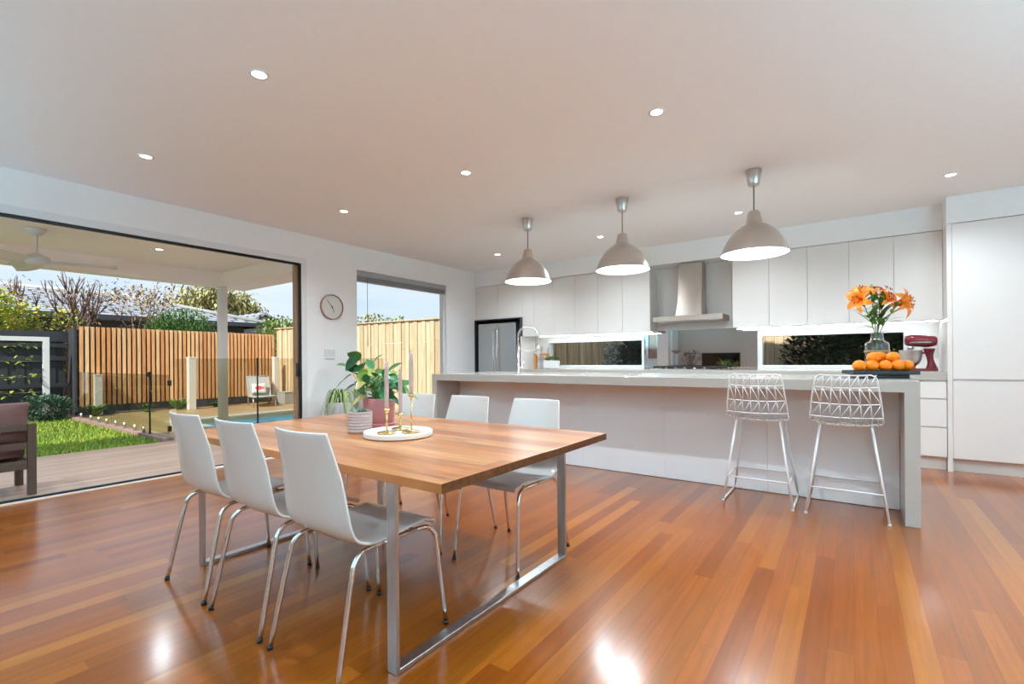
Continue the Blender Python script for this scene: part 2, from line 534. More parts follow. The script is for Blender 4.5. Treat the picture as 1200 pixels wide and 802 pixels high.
def water_mat():
    m, nt, b = new_mat('pool_water')
    b.inputs['Base Color'].default_value = (.015, .30, .50, 1)
    b.inputs['Roughness'].default_value = .08
    b.inputs['Specular IOR Level'].default_value = .2
    tc = N(nt, 'ShaderNodeTexCoord')
    nz = N(nt, 'ShaderNodeTexNoise'); nz.inputs['Scale'].default_value = 3.5; nz.inputs['Detail'].default_value = 3
    nt.links.new(tc.outputs['Object'], nz.inputs['Vector'])
    bp = N(nt, 'ShaderNodeBump'); bp.inputs['Strength'].default_value = .12
    nt.links.new(nz.outputs['Fac'], bp.inputs['Height']); nt.links.new(bp.outputs[0], b.inputs['Normal'])
    nt.links.new(ramp(nt, nz.outputs['Fac'], [(.3, (.006, .16, .36)), (.7, (.02, .36, .58))]), b.inputs['Base Color'])
    return m
M['water'] = water_mat()

def roof_mat():
    m, nt, b = new_mat('grey_roof_tiles')
    tc = N(nt, 'ShaderNodeTexCoord')
    mp = N(nt, 'ShaderNodeMapping'); mp.inputs['Rotation'].default_value = (0, 0, PI / 2)
    nt.links.new(tc.outputs['Object'], mp.inputs[0])
    br = N(nt, 'ShaderNodeTexBrick')
    br.inputs['Scale'].default_value = 1.0
    br.inputs['Brick Width'].default_value = .5
    br.inputs['Row Height'].default_value = .30
    br.inputs['Mortar Size'].default_value = .055
    br.inputs['Mortar Smooth'].default_value = .3
    br.inputs['Color1'].default_value = (.36, .36, .37, 1)
    br.inputs['Color2'].default_value = (.48, .48, .49, 1)
    br.inputs['Mortar'].default_value = (.05, .05, .055, 1)
    nt.links.new(mp.outputs[0], br.inputs['Vector'])
    nt.links.new(br.outputs['Color'], b.inputs['Base Color'])
    b.inputs['Roughness'].default_value = .45
    return m
M['roof_tile'] = roof_mat()
# ------------------------------------------------------------------ the room shell
XL, XR, YR, YB, H = -5.491, 3.4, -5.0, 6.9, 2.7
mb = MB(); mb.box(XL, XR, YR, YB, -.06, 0); struct('floor', mb, M['floor'])
mb = MB(); mb.box(XL - .16, XR + .16, YR - .16, YB + .15, H, H + .12); struct('ceiling', mb, M['ceiling'])

def wall_x(x0, x1, ya, yb, holes):
    """a wall along Y with rectangular holes (y0,y1,z0,z1)"""
    mb = MB()
    ys = ya
    for (h0, h1, z0, z1) in sorted(holes):
        mb.box(x0, x1, ys, h0, 0, H)
        if z0 > 0: mb.box(x0, x1, h0, h1, 0, z0)
        if z1 < H: mb.box(x0, x1, h0, h1, z1, H)
        ys = h1
    mb.box(x0, x1, ys, yb, 0, H)
    return mb
DOOR = (-1.25, 3.235, 0, 2.335)
WIN = (4.04, 5.80, .12, 2.38)
WIN2 = (-4.25, -2.55, .12, 2.2)
struct('wall_left', wall_x(XL - .16, XL, YR, YB, [DOOR, WIN, WIN2]), M['wall'])
mb = MB(); mb.box(XR, XR + .16, YR, YB, 0, H); struct('wall_right', mb, M['wall'])
mb = MB(); mb.box(XL - .16, XR + .16, YR - .16, YR, 0, H); struct('wall_rear', mb, M['grey_wall'])
KW = [(-4.176, -2.55, 1.035, 1.415), (-.952, .478, 1.035, 1.415)]
mb = MB()
xs = XL - .16
for (a, b_, z0, z1) in KW:
    mb.box(xs, a, YB, YB + .15, 0, H)
    mb.box(a, b_, YB, YB + .15, 0, z0)
    mb.box(a, b_, YB, YB + .15, z1, H)
    xs = b_
mb.box(xs, XR + .16, YB, YB + .15, 0, H)
struct('wall_back', mb, M['gloss_white'])

CABY, CTOP, CBOT = 6.547, 2.432, 1.5215
TY = 6.292
mb = MB(); mb.box(XL, .7613, CABY, YB, CTOP + .004, H); struct('trim_1', mb, M['wall'])          # bulkhead over the cabinets
mb = MB(); mb.box(.7613, XR, TY, YB, CTOP + .004, H); struct('trim_2', mb, M['wall'])
mb = MB(); mb.box(-2.301, -1.235, 6.85, YB, 1.535, CTOP); struct('trim_3', mb, M['satin_white'])   # panel behind the hood
# shadow line and head of the sliding door, frame, track
mb = MB()
f = .068
mb.box(XL - .12, XL + .004, DOOR[1], DOOR[1] + f, 0, DOOR[3] + f)
mb.box(XL - .12, XL + .004, DOOR[0] - f, DOOR[0], 0, DOOR[3] + f)
mb.box(XL - .12, XL + .004, DOOR[0], DOOR[1], DOOR[3], DOOR[3] + f)
d1 = struct('door_1', mb, M['trim'])
mb = MB(); mb.box(XL - .11, XL + .012, DOOR[0], DOOR[1], .0005, .014)
mb.build('door_sill', M['trim'], d1)
mb = MB()
mb.box(XL - .075, XL - .05, DOOR[0], DOOR[1], .0142, .024)
mb.box(XL - .04, XL - .012, DOOR[0], 2.02, .0142, .030)
mb.box(XL - .075, XL - .045, DOOR[0], DOOR[1], DOOR[3] - .018, DOOR[3])
mb.box(XL - .04, XL - .008, DOOR[0], 2.02, DOOR[3] - .026, DOOR[3])
mb.box(XL - .035, XL - .012, DOOR[1] - .018, DOOR[1], .03, DOOR[3] - .018)
mb.build('door_track', M['black'], d1)
mb = MB(); mb.box(XL - .108, XL - .055, DOOR[1] - .05, DOOR[1] - .0005, .026, DOOR[3] - .02)
st = mb.build('door_stile', M['brown_stile'], d1)
mb = MB(); mb.bbox(XL - .056, XL - .036, DOOR[1] - .044, DOOR[1] - .026, .95, 1.11, .003)
mb.build('door_latch', M['black'], st)
mb = MB(); mb.box(XL, XL + .03, -1.2, 3.3, .0002, .004); struct('trim_4', mb, M['wood_orange'])   # timber strip along the sill

# the window between door and kitchen
def window(name, x, w, pane_x):
    y0, y1, z0, z1 = w
    mb = MB()
    t = .035
    mb.box(x - .10, x - .05, y0, y0 + t, z0, z1); mb.box(x - .10, x - .05, y1 - t, y1, z0, z1)
    mb.box(x - .10, x - .05, y0 + t, y1 - t, z0, z0 + t); mb.box(x - .10, x - .05, y0 + t, y1 - t, z1 - t, z1)
    o = struct(name, mb, M['trim'])
    mb = MB(); mb.box(x - .078, x - .072, y0 + t, y1 - t, z0 + t, z1 - t)
    mb.build('window_pane', M['glass'], o)
    return o
w1 = window('window_1', XL, WIN, 0)
w4 = window('window_4', XL, WIN2, 0)
for i, (a, b_, z0, z1) in enumerate(KW):
    mb = MB()
    t = .03
    mb.box(a - t, a + .004, YB - .006, YB + .09, z0 - t, z1 + t); mb.box(b_ - .004, b_ + t, YB - .006, YB + .09, z0 - t, z1 + t)
    mb.box(a, b_, YB - .006, YB + .09, z0 - t, z0 + .004); mb.box(a, b_, YB - .006, YB + .09, z1 - .004, z1 + t)
    o = struct('window_%d' % (2 + i), mb, M['trim'])
    mb = MB(); mb.box(a, b_, YB + .05, YB + .056, z0, z1)
    mb.build('window_pane', M['glass'], o)

# venetian blind drawn up
t = thing('venetian_blind', 'grey venetian blind drawn up at the top of the tall window', 'blind', (XL - .03, 4.92, 2.38))
mb = MB(); mb.box(-.012, .012, -.875, .875, -.075, -.001); mb.build('head_rail', M['blind'], t)
mb = MB()
for k in range(9):
    mb.box(-.018, .018, -.865, .865, -.135 + k * .0066, -.1315 + k * .0066)
mb.build('slat_stack', M['blind'], t)
mb = MB(); mb.box(-.014, .014, -.865, .865, -.158, -.139); mb.build('bottom_rail', M['blind'], t)
mb = MB(); mb.tube([(.022, -.70, -.09), (.022, -.70, -1.0)], .0035, 6); mb.tube([(.022, -.70, -1.0), (.022, -.70, -1.05)], .006, 6, r2=.003)
mb.build('tilt_cord', M['grey_dark'], t)

# ------------------------------------------------------------------ overhead cabinets
def overhead(name, x0, x1, ndoors, z0, label, led=False, depth=YB - CABY):
    t = thing(name, label, 'cabinet', ((x0 + x1) / 2, CABY + depth / 2, z0), 0, 'white overhead cabinets along the back wall')
    w = x1 - x0
    mb = MB(); mb.box(-w / 2 + .0005, w / 2 - .0005, -depth / 2 + .022, depth / 2 - .001, 0, CTOP - z0 - .001)
    mb.build('carcass', M['satin_white'], t)
    dw = w / ndoors
    for k in range(ndoors):
        mb = MB(); mb.bbox(-w / 2 + k * dw + .0016, -w / 2 + (k + 1) * dw - .0016, -depth / 2, -depth / 2 + .02, -.004, CTOP - z0 - .003, .0015, 1)
        mb.build('door', M['satin_white'], t)
    return t
overhead('overhead_cabinet', -5.489, -4.470, 2, 1.845, 'pair of short white cupboard doors over the steel fridge')
overhead('overhead_cabinet', -4.470, -4.247, 1, CBOT, 'narrow white overhead cabinet next to the fridge bay')
overhead('overhead_cabinet', -4.247, -3.484, 2, CBOT, 'white two-door overhead cabinet above the left end of the window strip')
overhead('overhead_cabinet', -3.484, -2.711, 2, CBOT, 'white two-door overhead cabinet second from the range hood on its fridge side')
overhead('overhead_cabinet', -2.711, -2.301, 1, CBOT, 'single-door white overhead cabinet touching the range hood recess on the fridge side')
overhead('overhead_cabinet', -1.235, -.821, 1, CBOT, 'single-door white overhead cabinet right of the range hood recess')
overhead('overhead_cabinet', -.821, -.023, 2, CBOT, 'white two-door overhead cabinet in the middle of the run right of the range hood')
overhead('overhead_cabinet', -.023, .7613, 2, CBOT, 'white two-door overhead cabinet beside the tall pantry, behind the orange lilies')

# LED strips under the cabinets
def led(x0, x1, label):
    t = thing('led_strip_light', label, 'light', ((x0 + x1) / 2, 6.70, CBOT - .0005))
    w = (x1 - x0) / 2
    mb = MB(); mb.box(-w, w, -.012, .012, -.010, 0); mb.build('channel', M['steel'], t)
    mb = MB(); mb.box(-w + .004, w - .004, -.010, .010, -.014, -.0102); mb.build('diffuser', M['led'], t)
led(-4.22, -2.32, 'white light strip under the cabinets between fridge and range hood')
led(-1.21, .745, 'white light strip under the cabinets between range hood and pantry')

# ------------------------------------------------------------------ fridge bay and fridge
mb = MB()
mb.box(-4.490, -4.4705, 6.49, YB - .001, 0, 1.843); mb.box(-5.489, -5.47, 6.52, YB - .001, 0, 1.843)
mb.box(-5.47, -4.490, 6.52, YB - .001, 1.828, 1.843); mb.box(-5.47, -4.49, 6.885, YB - .001, 0, 1.828)
t = thing('fridge_surround', 'bay with its deep shade painted as dark lining and a white side panel around the steel fridge', 'fridge surround', (0, 0, 0))
mb.build('shade_lining', M['charcoal'], t)  # the gap's shade is put into this dark board colour
mb = MB(); mb.box(-4.4703, -4.4525, 6.488, YB - .001, .0005, 1.5205); mb.build('side_panel', M['gloss_white'], t)
t = thing('refrigerator', 'stainless french door fridge standing in the dark bay', 'fridge', (-4.985, 6.69, 0))
mb = MB(); mb.bbox(-.405, .405, -.13, .18, .02, 1.76, .008); mb.build('body', M['charcoal'], t)
for s in (-1, 1):
    mb = MB(); mb.bbox(min(s * .002, s * .405), max(s * .002, s * .405), -.19, -.132, .64, 1.765, .01, 3)
    d = mb.build('door', M['fridge_steel'], t)
    mb = MB(); mb.tube([(s * .04, -.192, .75), (s * .04, -.225, .79), (s * .036, -.238, 1.2), (s * .04, -.225, 1.62), (s * .04, -.192, 1.66)], .012, 10)
    mb.build('handle', M['chrome'], d)
mb = MB(); mb.bbox(-.405, .405, -.19, -.132, .06, .632, .01, 3); d = mb.build('freezer_drawer', M['fridge_steel'], t)
mb = MB(); mb.tube([(-.32, -.192, .55), (-.30, -.232, .55), (.30, -.232, .55), (.32, -.192, .55)], .012, 10); mb.build('handle', M['chrome'], d)

# ------------------------------------------------------------------ back bench
WT = .98
BY = 6.30
def drawers(name, x0, x1, label, zs):
    t = thing(name, label, 'cabinet', ((x0 + x1) / 2, 6.6, 0), 0, 'white base units under the back worktop')
    w = (x1 - x0) / 2
    mb = MB(); mb.box(-w + .0005, w - .0005, -.275, .299, .13, WT - .085); mb.build('carcass', M['satin_white'], t)
    mb = MB(); mb.box(-w + .0005, w - .0005, -.24, -.225, .001, .129); mb.build('kickboard', M['satin_white'], t)
    for a, b_ in zs:
        mb = MB(); mb.bbox(-w + .0015, w - .0015, -.297, -.2755, a, b_, .0015, 1); mb.build('drawer', M['satin_white'], t)
DZ = [(.135, .418), (.434, .70), (.716, .875)]
drawers('drawer_unit', .10, .7585, 'white three-drawer unit beside the tall pantry, seen past the island end', DZ)
drawers('drawer_unit', -.9, .0985, 'wide white drawer unit hidden behind the two wire stools', DZ)
drawers('drawer_unit', -2.30, -.9015, 'white base unit under the cooktop behind the island', [(.135, .50), (.516, .875)])
drawers('drawer_unit', -4.4515, -2.3015, 'white base unit between the fridge bay and the cooktop', [(.135, .875)])
mb = MB(); mb.bbox(-4.4515, .760, BY, YB - .001, .896, WT, .003, 1)
tag(mb.build('back_worktop', M['stone']), 'grey stone worktop along the back wall', 'worktop')

# mirror splashback behind the cooktop
mb = MB(); mb.box(-2.515, -1.003, 6.888, 6.8995, WT + .001, 1.5345)
tag(mb.build('mirror_splashback', M['mirror']), 'grey mirrored glass splashback behind the cooktop', 'splashback')

# cooktop
t = thing('cooktop', 'stainless gas cooktop with black trivets in front of the mirror', 'cooktop', (-1.78, 6.58, WT))
mb = MB(); mb.bbox(-.46, .46, -.235, .235, .0005, .012, .004); mb.build('plate', M['steel'], t)
for k in range(3):
    mb = MB()
    x = -.30 + k * .30
    for q in range(5):
        yy = -.16 + q * .09
        mb.box(x - .135, x + .135, yy - .006, yy + .006, .036, .050)
    for xx in (-.13, .13, 0):
        mb.box(x + xx - .006, x + xx + .006, -.166, .206, .030, .044)
    for xx in (-.13, .13):
        for yy in (-.15, .19):
            mb.box(x + xx - .007, x + xx + .007, yy - .007, yy + .007, .012, .034)
    mb.build('trivet', M['cast_iron'], t)
    mb = MB()
    for yy in (-.07, .11):
        mb = MB(); mb.lathe([(0, .012), (.045, .012), (.045, .024), (.03, .03), (0, .03)], (x, yy, 0), 20); mb.build('burner', M['cast_iron'], t)
for k in range(5):
    mb = MB(); mb.lathe([(0, .012), (.018, .012), (.016, .034), (0, .036)], (-.24 + k * .12, -.205, 0), 16); mb.build('knob', M['chrome'], t)

# range hood
t = thing('range_hood', 'stainless canopy range hood with curved chimney between the overhead cabinets', 'range hood', (-1.777, 6.66, 1.635))
mb = MB()
poly = [(-.447, .188)]
for k in range(13):
    a = k / 12
    poly.append((-.447 + .06 * (1 - math.cos(a * PI / 2)), .188 - .36 * a) if False else (-.447 + .0 * a, .188))
pts = [(-.447, .188), (-.447, -.215)]
for k in range(13):
    a = k / 12
    pts.append((-.447 + .894 * a, -.215 - .03 * math.sin(PI * a)))
pts += [(.447, -.215), (.447, .188)]
seen = []
for p in pts:
    if not seen or (abs(seen[-1][0] - p[0]) + abs(seen[-1][1] - p[1])) > 1e-5: seen.append(p)
mb.prism(seen, .0, .068, 'z'); mb.build('canopy', M['hood_steel'], t)
mb = MB(); mb.box(-.40, .40, -.19, .15, -.006, -.0005); mb.build('filter', M['steel'], t)
for xx in (-.3, .3):
    mb = MB(); mb.lathe([(0, -.012), (.03, -.012), (.03, -.0065), (0, -.0065)], (xx, -.15, 0), 16); mb.build('hood_lamp', M['chrome'], t)
mb = MB()
def chim(u, v):
    z = .0685 + v * (CTOP - 1.635 - .072)
    fl = .018 * max(0, 1 - v * 2.6) ** 2
    x = (-.155 - fl) + u * (.31 + 2 * fl)
    return Vector((x, -.02 - .11 * max(0, 1 - v * 1.15) ** 1.6 - .012 * math.sin(PI * u), z))
mb.grid(chim, 8, 16)
mb.grid(lambda u, v: Vector((chim(1, v).x, chim(1, v).y + u * (.188 - chim(1, v).y), chim(1, v).z)), 1, 16)
mb.grid(lambda u, v: Vector((chim(0, v).x, chim(0, v).y + u * (.188 - chim(0, v).y), chim(0, v).z)), 1, 16)
mb.build('chimney', M['hood_steel'], t, sharp=30)

# tall pantry units
def tall(x0, x1, label, panel):
    t = thing('tall_pantry', label, 'cabinet', ((x0 + x1) / 2, 6.6, 0), 0, 'tall white pantry units')
    w = (x1 - x0) / 2
    xs = -w + (.038 if panel else 0)
    if panel:
        mb = MB(); mb.box(-w + .0005, -w + .0375, TY - 6.6, .299, .0005, CTOP); mb.build('side_panel', M['satin_white'], t)
    mb = MB(); mb.box(xs + .0005, w - .0005, TY - 6.6 + .022, .299, .13, CTOP - .001); mb.build('carcass', M['satin_white'], t)
    mb = MB(); mb.box(xs + .0005, w - .0005, -.24, -.22, .0005, .129); mb.build('kickboard', M['satin_white'], t)
    mb = MB(); mb.bbox(xs + .002, w - .002, TY - 6.6, TY - 6.6 + .0215, .91, CTOP - .003, .0015, 1); mb.build('door', M['satin_white'], t)
    mb = MB(); mb.bbox(xs + .002, w - .002, TY - 6.6, TY - 6.6 + .0215, .133, .885, .0015, 1); mb.build('door', M['satin_white'], t)
tall(.7613, 1.70, 'tall white pantry cupboard at the end of the back wall beside the drawers', True)
tall(1.70, 2.60, 'second tall white pantry cupboard, past the edge of the view', False)

# ------------------------------------------------------------------ island
IX0, IX1, IY0, IY1, IZ = -4.121, .3625, 4.0898, 5.26, .9705
IZ2, PYI = .8913, 4.493
mb = MB()
mb.prism([(IX0, 0.0005), (IX0, IZ), (IX1, IZ), (IX1, 0.0005), (.2805, 0.0005), (.2805, IZ2), (IX0 + .082, IZ2), (IX0 + .082, 0.0005)], IY0, IY1, 'y')
o = mb.build('island_worktop', M['stone'])
bv = o.modifiers.new('edge', 'BEVEL'); bv.width = .003; bv.segments = 2; bv.limit_method = 'ANGLE'
tag(o, 'grey stone waterfall worktop of the kitchen island, one slab with both end panels', 'worktop')
t = thing('island_cabinet', 'long glossy pale grey panelled body under the island worktop', 'cabinet', (-1.92, 4.87, 0))
xa, xb = IX0 + .083 + 1.92, .2795 + 1.92
mb = MB(); mb.box(xa, xb, PYI - 4.87 + .02, .385, .06, IZ2 - .001); mb.build('carcass', M['satin_white'], t)
n = 5
for k in range(n):
    mb = MB(); mb.bbox(xa + (xb - xa) * k / n + .0006, xa + (xb - xa) * (k + 1) / n - .0006, PYI - 4.87, PYI - 4.87 + .0195, .004, IZ2 - .0015, .001, 1)
    mb.build('back_panel', M['island_panel'], t)
# power outlet under the worktop edge, seen as a slim dark tab
mb = MB(); mb.bbox(-.045, .045, -.012, .012, -.010, 0, .002); o = mb.build('worktop_socket', M['steel']); o.location = (-2.36, 4.13, IZ2 - .0003)
tag(o, 'slim metal pop-up socket under the front edge of the island worktop', 'socket')

# kitchen tap
t = thing('kitchen_tap', 'chrome spring-neck kitchen tap on the island worktop', 'tap', (-3.386, 4.86, IZ))
ax = Vector((.813, .5823, 0))
mb = MB(); mb.lathe([(0, 0), (.034, 0), (.034, .01), (.026, .016), (.026, .075), (.02, .085), (.02, .36), (0, .362)]); mb.build('body', M['chrome'], t)
arc = [Vector((0, 0, .36)), Vector((0, 0, .45))]
R_ = .125
for k in range(1, 13):
    a = PI - PI * k / 12
    arc.append(ax * (R_ + R_ * math.cos(a)) + Vector((0, 0, .45 + R_ * math.sin(a))))
arc.append(ax * (2 * R_) + Vector((0, 0, .33)))
mb = MB(); mb.tube(arc, .006, 8); mb.build('hose', M['steel'], t)
sp_ = []
tot = 26
pth = spline([tuple(p) for p in arc[:-1]], tot * 10)
for i in range(tot * 10):
    p = Vector(pth[i]); q = Vector(pth[min(i + 1, tot * 10 - 1)]) - Vector(pth[max(i - 1, 0)])
    q.normalize()
    u = q.cross(Vector((-.5823, .813, 0))).normalized(); w = q.cross(u)
    a = 2 * PI * i / 10
    sp_.append(p + u * .016 * math.cos(a) + w * .016 * math.sin(a))
mb = MB(); mb.tube(sp_, .0026, 5); mb.build('spring', M['chrome'], t)
mb = MB(); mb.tube([ax * (2 * R_) + Vector((0, 0, .335)), ax * (2 * R_) + Vector((0, 0, .30)), ax * (2 * R_) + Vector((0, 0, .22))], lambda f: .012 + .006 * f, 12); mb.build('spray_head', M['chrome'], t)
mb = MB(); mb.tube([Vector((0, 0, .27)), ax * (2 * R_ - .012) + Vector((0, 0, .27))], .005, 8); mb.build('holder_arm', M['chrome'], t)
mb = MB(); mb.tube([Vector((0, 0, .055)), ax * .075 + Vector((0, 0, .055))], .018, 12); mb.tube([ax * .06 + Vector((0, 0, .06)), ax * .075 + Vector((0, 0, .15))], .005, 8); mb.build('handle', M['chrome'], t)
# sink seen as a thin steel rim
t = thing('kitchen_sink', 'steel sink set into the island worktop beside the tap', 'sink', (-2.95, 4.86, IZ))
mb = MB()
mb.box(-.36, .36, -.22, -.20, .0003, .003); mb.box(-.36, .36, .20, .22, .0003, .003); mb.box(-.36, -.34, -.20, .20, .0003, .003); mb.box(.34, .36, -.20, .20, .0003, .003)
mb.build('rim', M['steel'], t)
mb = MB(); mb.box(-.34, .34, -.20, .20, .0003, .0012); mb.build('basin', M['fridge_steel'], t)
# ------------------------------------------------------------------ dining table
TX0, TX1, TY0, TY1, TZ = -3.189, -1.0967, 1.1288, 2.4151, .7242
tcx, tcy = (TX0 + TX1) / 2, (TY0 + TY1) / 2
t = thing('dining_table', 'long timber plank dining table on two flat steel loop legs', 'table', (tcx, tcy, 0))
hw, hd = (TX1 - TX0) / 2, (TY1 - TY0) / 2
mb = MB(); mb.bbox(-hw, hw, -hd, hd, TZ - .035, TZ, .0025, 2)
mb.bm.normal_update()
for f_ in mb.bm.faces:
    if abs(f_.normal.x) > .9: f_.material_index = 1
mb.build('tabletop', [M['table_top'], M['end_grain']], t)
def loop(xc):
    mb = MB()
    y0, y1 = 1.134 - tcy, 2.376 - tcy
    mb.bbox(xc - .025, xc + .025, y0, y0 + .016, .001, TZ - .0355, .0015, 1)
    mb.bbox(xc - .025, xc + .025, y1 - .016, y1, .001, TZ - .0355, .0015, 1)
    mb.bbox(xc - .025, xc + .025, y0 + .016, y1 - .016, .001, .019, .0015, 1)
    mb.bbox(xc - .025, xc + .025, y0 + .016, y1 - .016, TZ - .050, TZ - .0355, .0015, 1)
    mb.build('leg_frame', M['table_steel'], t)
loop(-1.3293 - .025 - tcx)
loop(-2.95 - tcx)

# ------------------------------------------------------------------ dining chairs (local: faces +Y)
def make_chair(label):
    t = thing('dining_chair', label, 'chair', (0, 0, 0), 0, 'white dining chairs around the timber table')
    prof = [(.235, .432, .375), (.222, .452, .385), (.15, .458, .395), (.05, .452, .405), (-.06, .446, .415), (-.125, .452, .42),
            (-.172, .478, .422), (-.200, .525, .418), (-.222, .60, .408), (-.248, .70, .386), (-.272, .79, .362), (-.296, .880, .338)]
    P = spline(prof, 40)
    def surf(u, v):
        i = min(39, int(round(u * 39)))
        y, z, w = P[i]
        s = (v - .5) * 2
        tt = max(0, min(1, (z - .47) / .25))
        y2 = y + .032 * tt * s * s
        z2 = z + .010 * (1 - tt) * s * s * (1 if y < .18 else .2)
        return Vector((s * w / 2, y2, z2))
    mb = MB(); mb.grid(surf, 39, 12)
    sh = mb.build('seat_shell', M['chair_shell'], t)
    so = sh.modifiers.new('thickness', 'SOLIDIFY'); so.thickness = .010; so.offset = 0
    so2 = sh.modifiers.new('round', 'BEVEL'); so2.width = .003; so2.segments = 2; so2.limit_method = 'ANGLE'; so2.angle_limit = 1.0
    for s in (-1, 1):
        back = spline([(s * .22, -.265, .006), (s * .203, -.195, .34), (s * .197, -.175, .405), (s * .19, -.135, .434), (s * .187, -.08, .438)], 18)
        front = spline([(s * .22, .265, .006), (s * .203, .232, .34), (s * .198, .222, .395), (s * .19, .19, .430), (s * .187, .13, .438)], 18)
        for path in (back, front):
            mb = MB(); mb.tube(path, .0098, 10); lg = mb.build('leg', M['chrome'], t)
            p = Vector(path[0])
            mb = MB(); mb.cyl((p.x, p.y, .0003), (p.x, p.y, .016), .0115, 12); mb.build('foot_cap', M['black'], lg)
        mb = MB(); mb.tube([(s * .187, -.082, .438), (s * .187, .132, .438)], .0098, 10); mb.build('seat_rail', M['chrome'], t)
    for y in (-.075, .125):
        mb = MB(); mb.tube([(-.187, y, .436), (.187, y, .436)], .008, 8); mb.build('cross_bar', M['chrome'], t)
    return t
ch = make_chair('white moulded dining chair on chrome legs nearest the camera, at the near table corner')
ch.location = (-1.645, 1.222, 0)
dup(ch, (-2.165, 1.222, 0), 'white moulded dining chair in the middle of the table side away from the island', 0)
dup(ch, (-2.680, 1.222, 0), 'white moulded dining chair nearest the sliding door, on the table side away from the island', 0)
dup(ch, (-1.625, 2.262, 0), 'white dining chair on the island side of the table, nearest the stools', PI)
dup(ch, (-2.175, 2.262, 0), 'white dining chair in the middle of the island side of the table', PI)
dup(ch, (-2.68, 2.262, 0), 'white dining chair on the island side of the table, behind the candles', PI)

# ------------------------------------------------------------------ things on the table
t = thing('round_tray', 'round white stone tray under the three candle holders', 'tray', (-1.995, 1.726, TZ))
mb = MB(); mb.lathe([(0, .0005), (.172, .0005), (.182, .006), (.183, .026), (.179, .031), (.172, .031), (.168, .024), (0, .024)], seg=48, smooth=False); mb.build('dish', M['marble_white'], t)
TT = TZ + .0245
def holder(x, y, stem, ch_, label, clabel):
    t = thing('candle_holder', label, 'candle holder', (x, y, TT), 0, 'brass candle holders on the round tray')
    mb = MB(); mb.lathe([(0, .0005), (.046, .0005), (.05, .004), (.048, .008), (.014, .012), (.006, .018), (0, .018)], seg=28); mb.build('base', M['brass'], t)
    mb = MB(); mb.cyl((0, 0, .012), (0, 0, stem), .0045, 10); mb.build('stem', M['brass'], t)
    mb = MB(); mb.lathe([(0, stem - .004), (.007, stem - .002), (.013, stem + .010), (.0155, stem + .024), (.0135, stem + .024), (.0115, stem + .012), (0, stem + .010)], seg=20); mb.build('cup', M['brass'], t)
    z0 = TT + stem + .0105
    c = thing('taper_candle', clabel, 'candle', (x, y, z0), 0, 'mauve taper candles')
    h = ch_
    mb = MB(); mb.lathe([(0, 0), (.0102, 0), (.0108, .03), (.0118, h * .3), (.0112, h * .8), (.0085, h * .95), (.004, h), (0, h + .001)], seg=18); mb.build('wax', M['candle'], c)
    mb = MB(); mb.tube([(0, 0, h), (.001, 0, h + .006), (.002, .001, h + .011)], .001, 5); mb.build('wick', M['grey_dark'], c)
holder(-1.985, 1.640, .108, .262, 'brass candle holder of middle height, at the front of the round tray', 'mauve taper candle in the mid-height brass holder nearest the ribbed pot')
holder(-2.045, 1.785, .066, .262, 'shortest brass candle holder, at the back of the round tray', 'mauve taper candle in the shortest brass holder, between the other two')
holder(-1.905, 1.737, .182, .235, 'tallest brass candle holder on the round tray', 'mauve taper candle that reaches highest, in the tallest brass holder')

# ribbed pot with succulent
t = thing('potted_succulent', 'small blue-green succulent in a ribbed mauve pot on the timber table', 'potted plant', (-2.277, 1.69, TZ))
pr = [(0, .0005), (.066, .0005)]
nr = 7
for k in range(nr):
    z = .004 + k * .0165
    for q in range(5):
        pr.append((.0655 + .0035 * math.sin(PI * q / 4), z + .0165 * q / 4))
pr += [(.066, .1215), (.060, .1215), (.059, .104), (0, .104)]
mb = MB(); mb.lathe(pr, seg=40); mb.build('pot', M['mauve_pot'], t)
mb = MB(); mb.lathe([(.0585, .1045), (.03, .108), (0, .110)], seg=24); mb.build('soil', M['soil'], t)
mb = MB(); rnd = random.Random(3)
for c in range(11):
    a = rnd.uniform(0, 2 * PI); r_ = rnd.uniform(0, .045)
    cx, cy = r_ * math.cos(a), r_ * math.sin(a)
    for k in range(9):
        b_ = rnd.uniform(0, 2 * PI); el = rnd.uniform(.25, 1.2)
        mb.leaf((cx, cy, .108), (math.cos(b_) * math.cos(el) + cx * 6, math.sin(b_) * math.cos(el) + cy * 6, math.sin(el)), (0, 0, 1), rnd.uniform(.024, .042), .013, .1, 3, .4)
mb.build('foliage', M['succulent'], t, recalc=False)

def broadleaf(name, mats, t, spots, seed, zb, fold=.2):
    """spots: (azimuth, stem length, rise, leaf length, width)"""
    rnd = random.Random(seed)
    st, lf = MB(), MB()
    for (az, sl, rise, ll, lw, droop) in spots:
        d = Vector((math.cos(az), math.sin(az), 0))
        p0 = Vector((d.x * .015 + rnd.uniform(-.02, .02), d.y * .015 + rnd.uniform(-.02, .02), zb))
        p1 = p0 + d * sl * .35 + Vector((0, 0, rise * .7))
        p2 = p0 + d * sl + Vector((0, 0, rise))
        st.tube(spline([tuple(p0), tuple(p1), tuple(p2)], 8), .003, 5, r2=.0018)
        dd = (d * .8 + Vector((rnd.uniform(-.35, .35), rnd.uniform(-.35, .35), rnd.choice((-.3, .25, .6, 1.1)))))
        lf.mi = rnd.randrange(len(mats))
        lf.leaf(p2, dd, (rnd.uniform(-.5, .5), rnd.uniform(-.9, -.1), .8), ll, lw, droop * .6, 7, fold)
    st.build('stems', M['stem'], t)
    lf.build('foliage', mats, t, recalc=False)

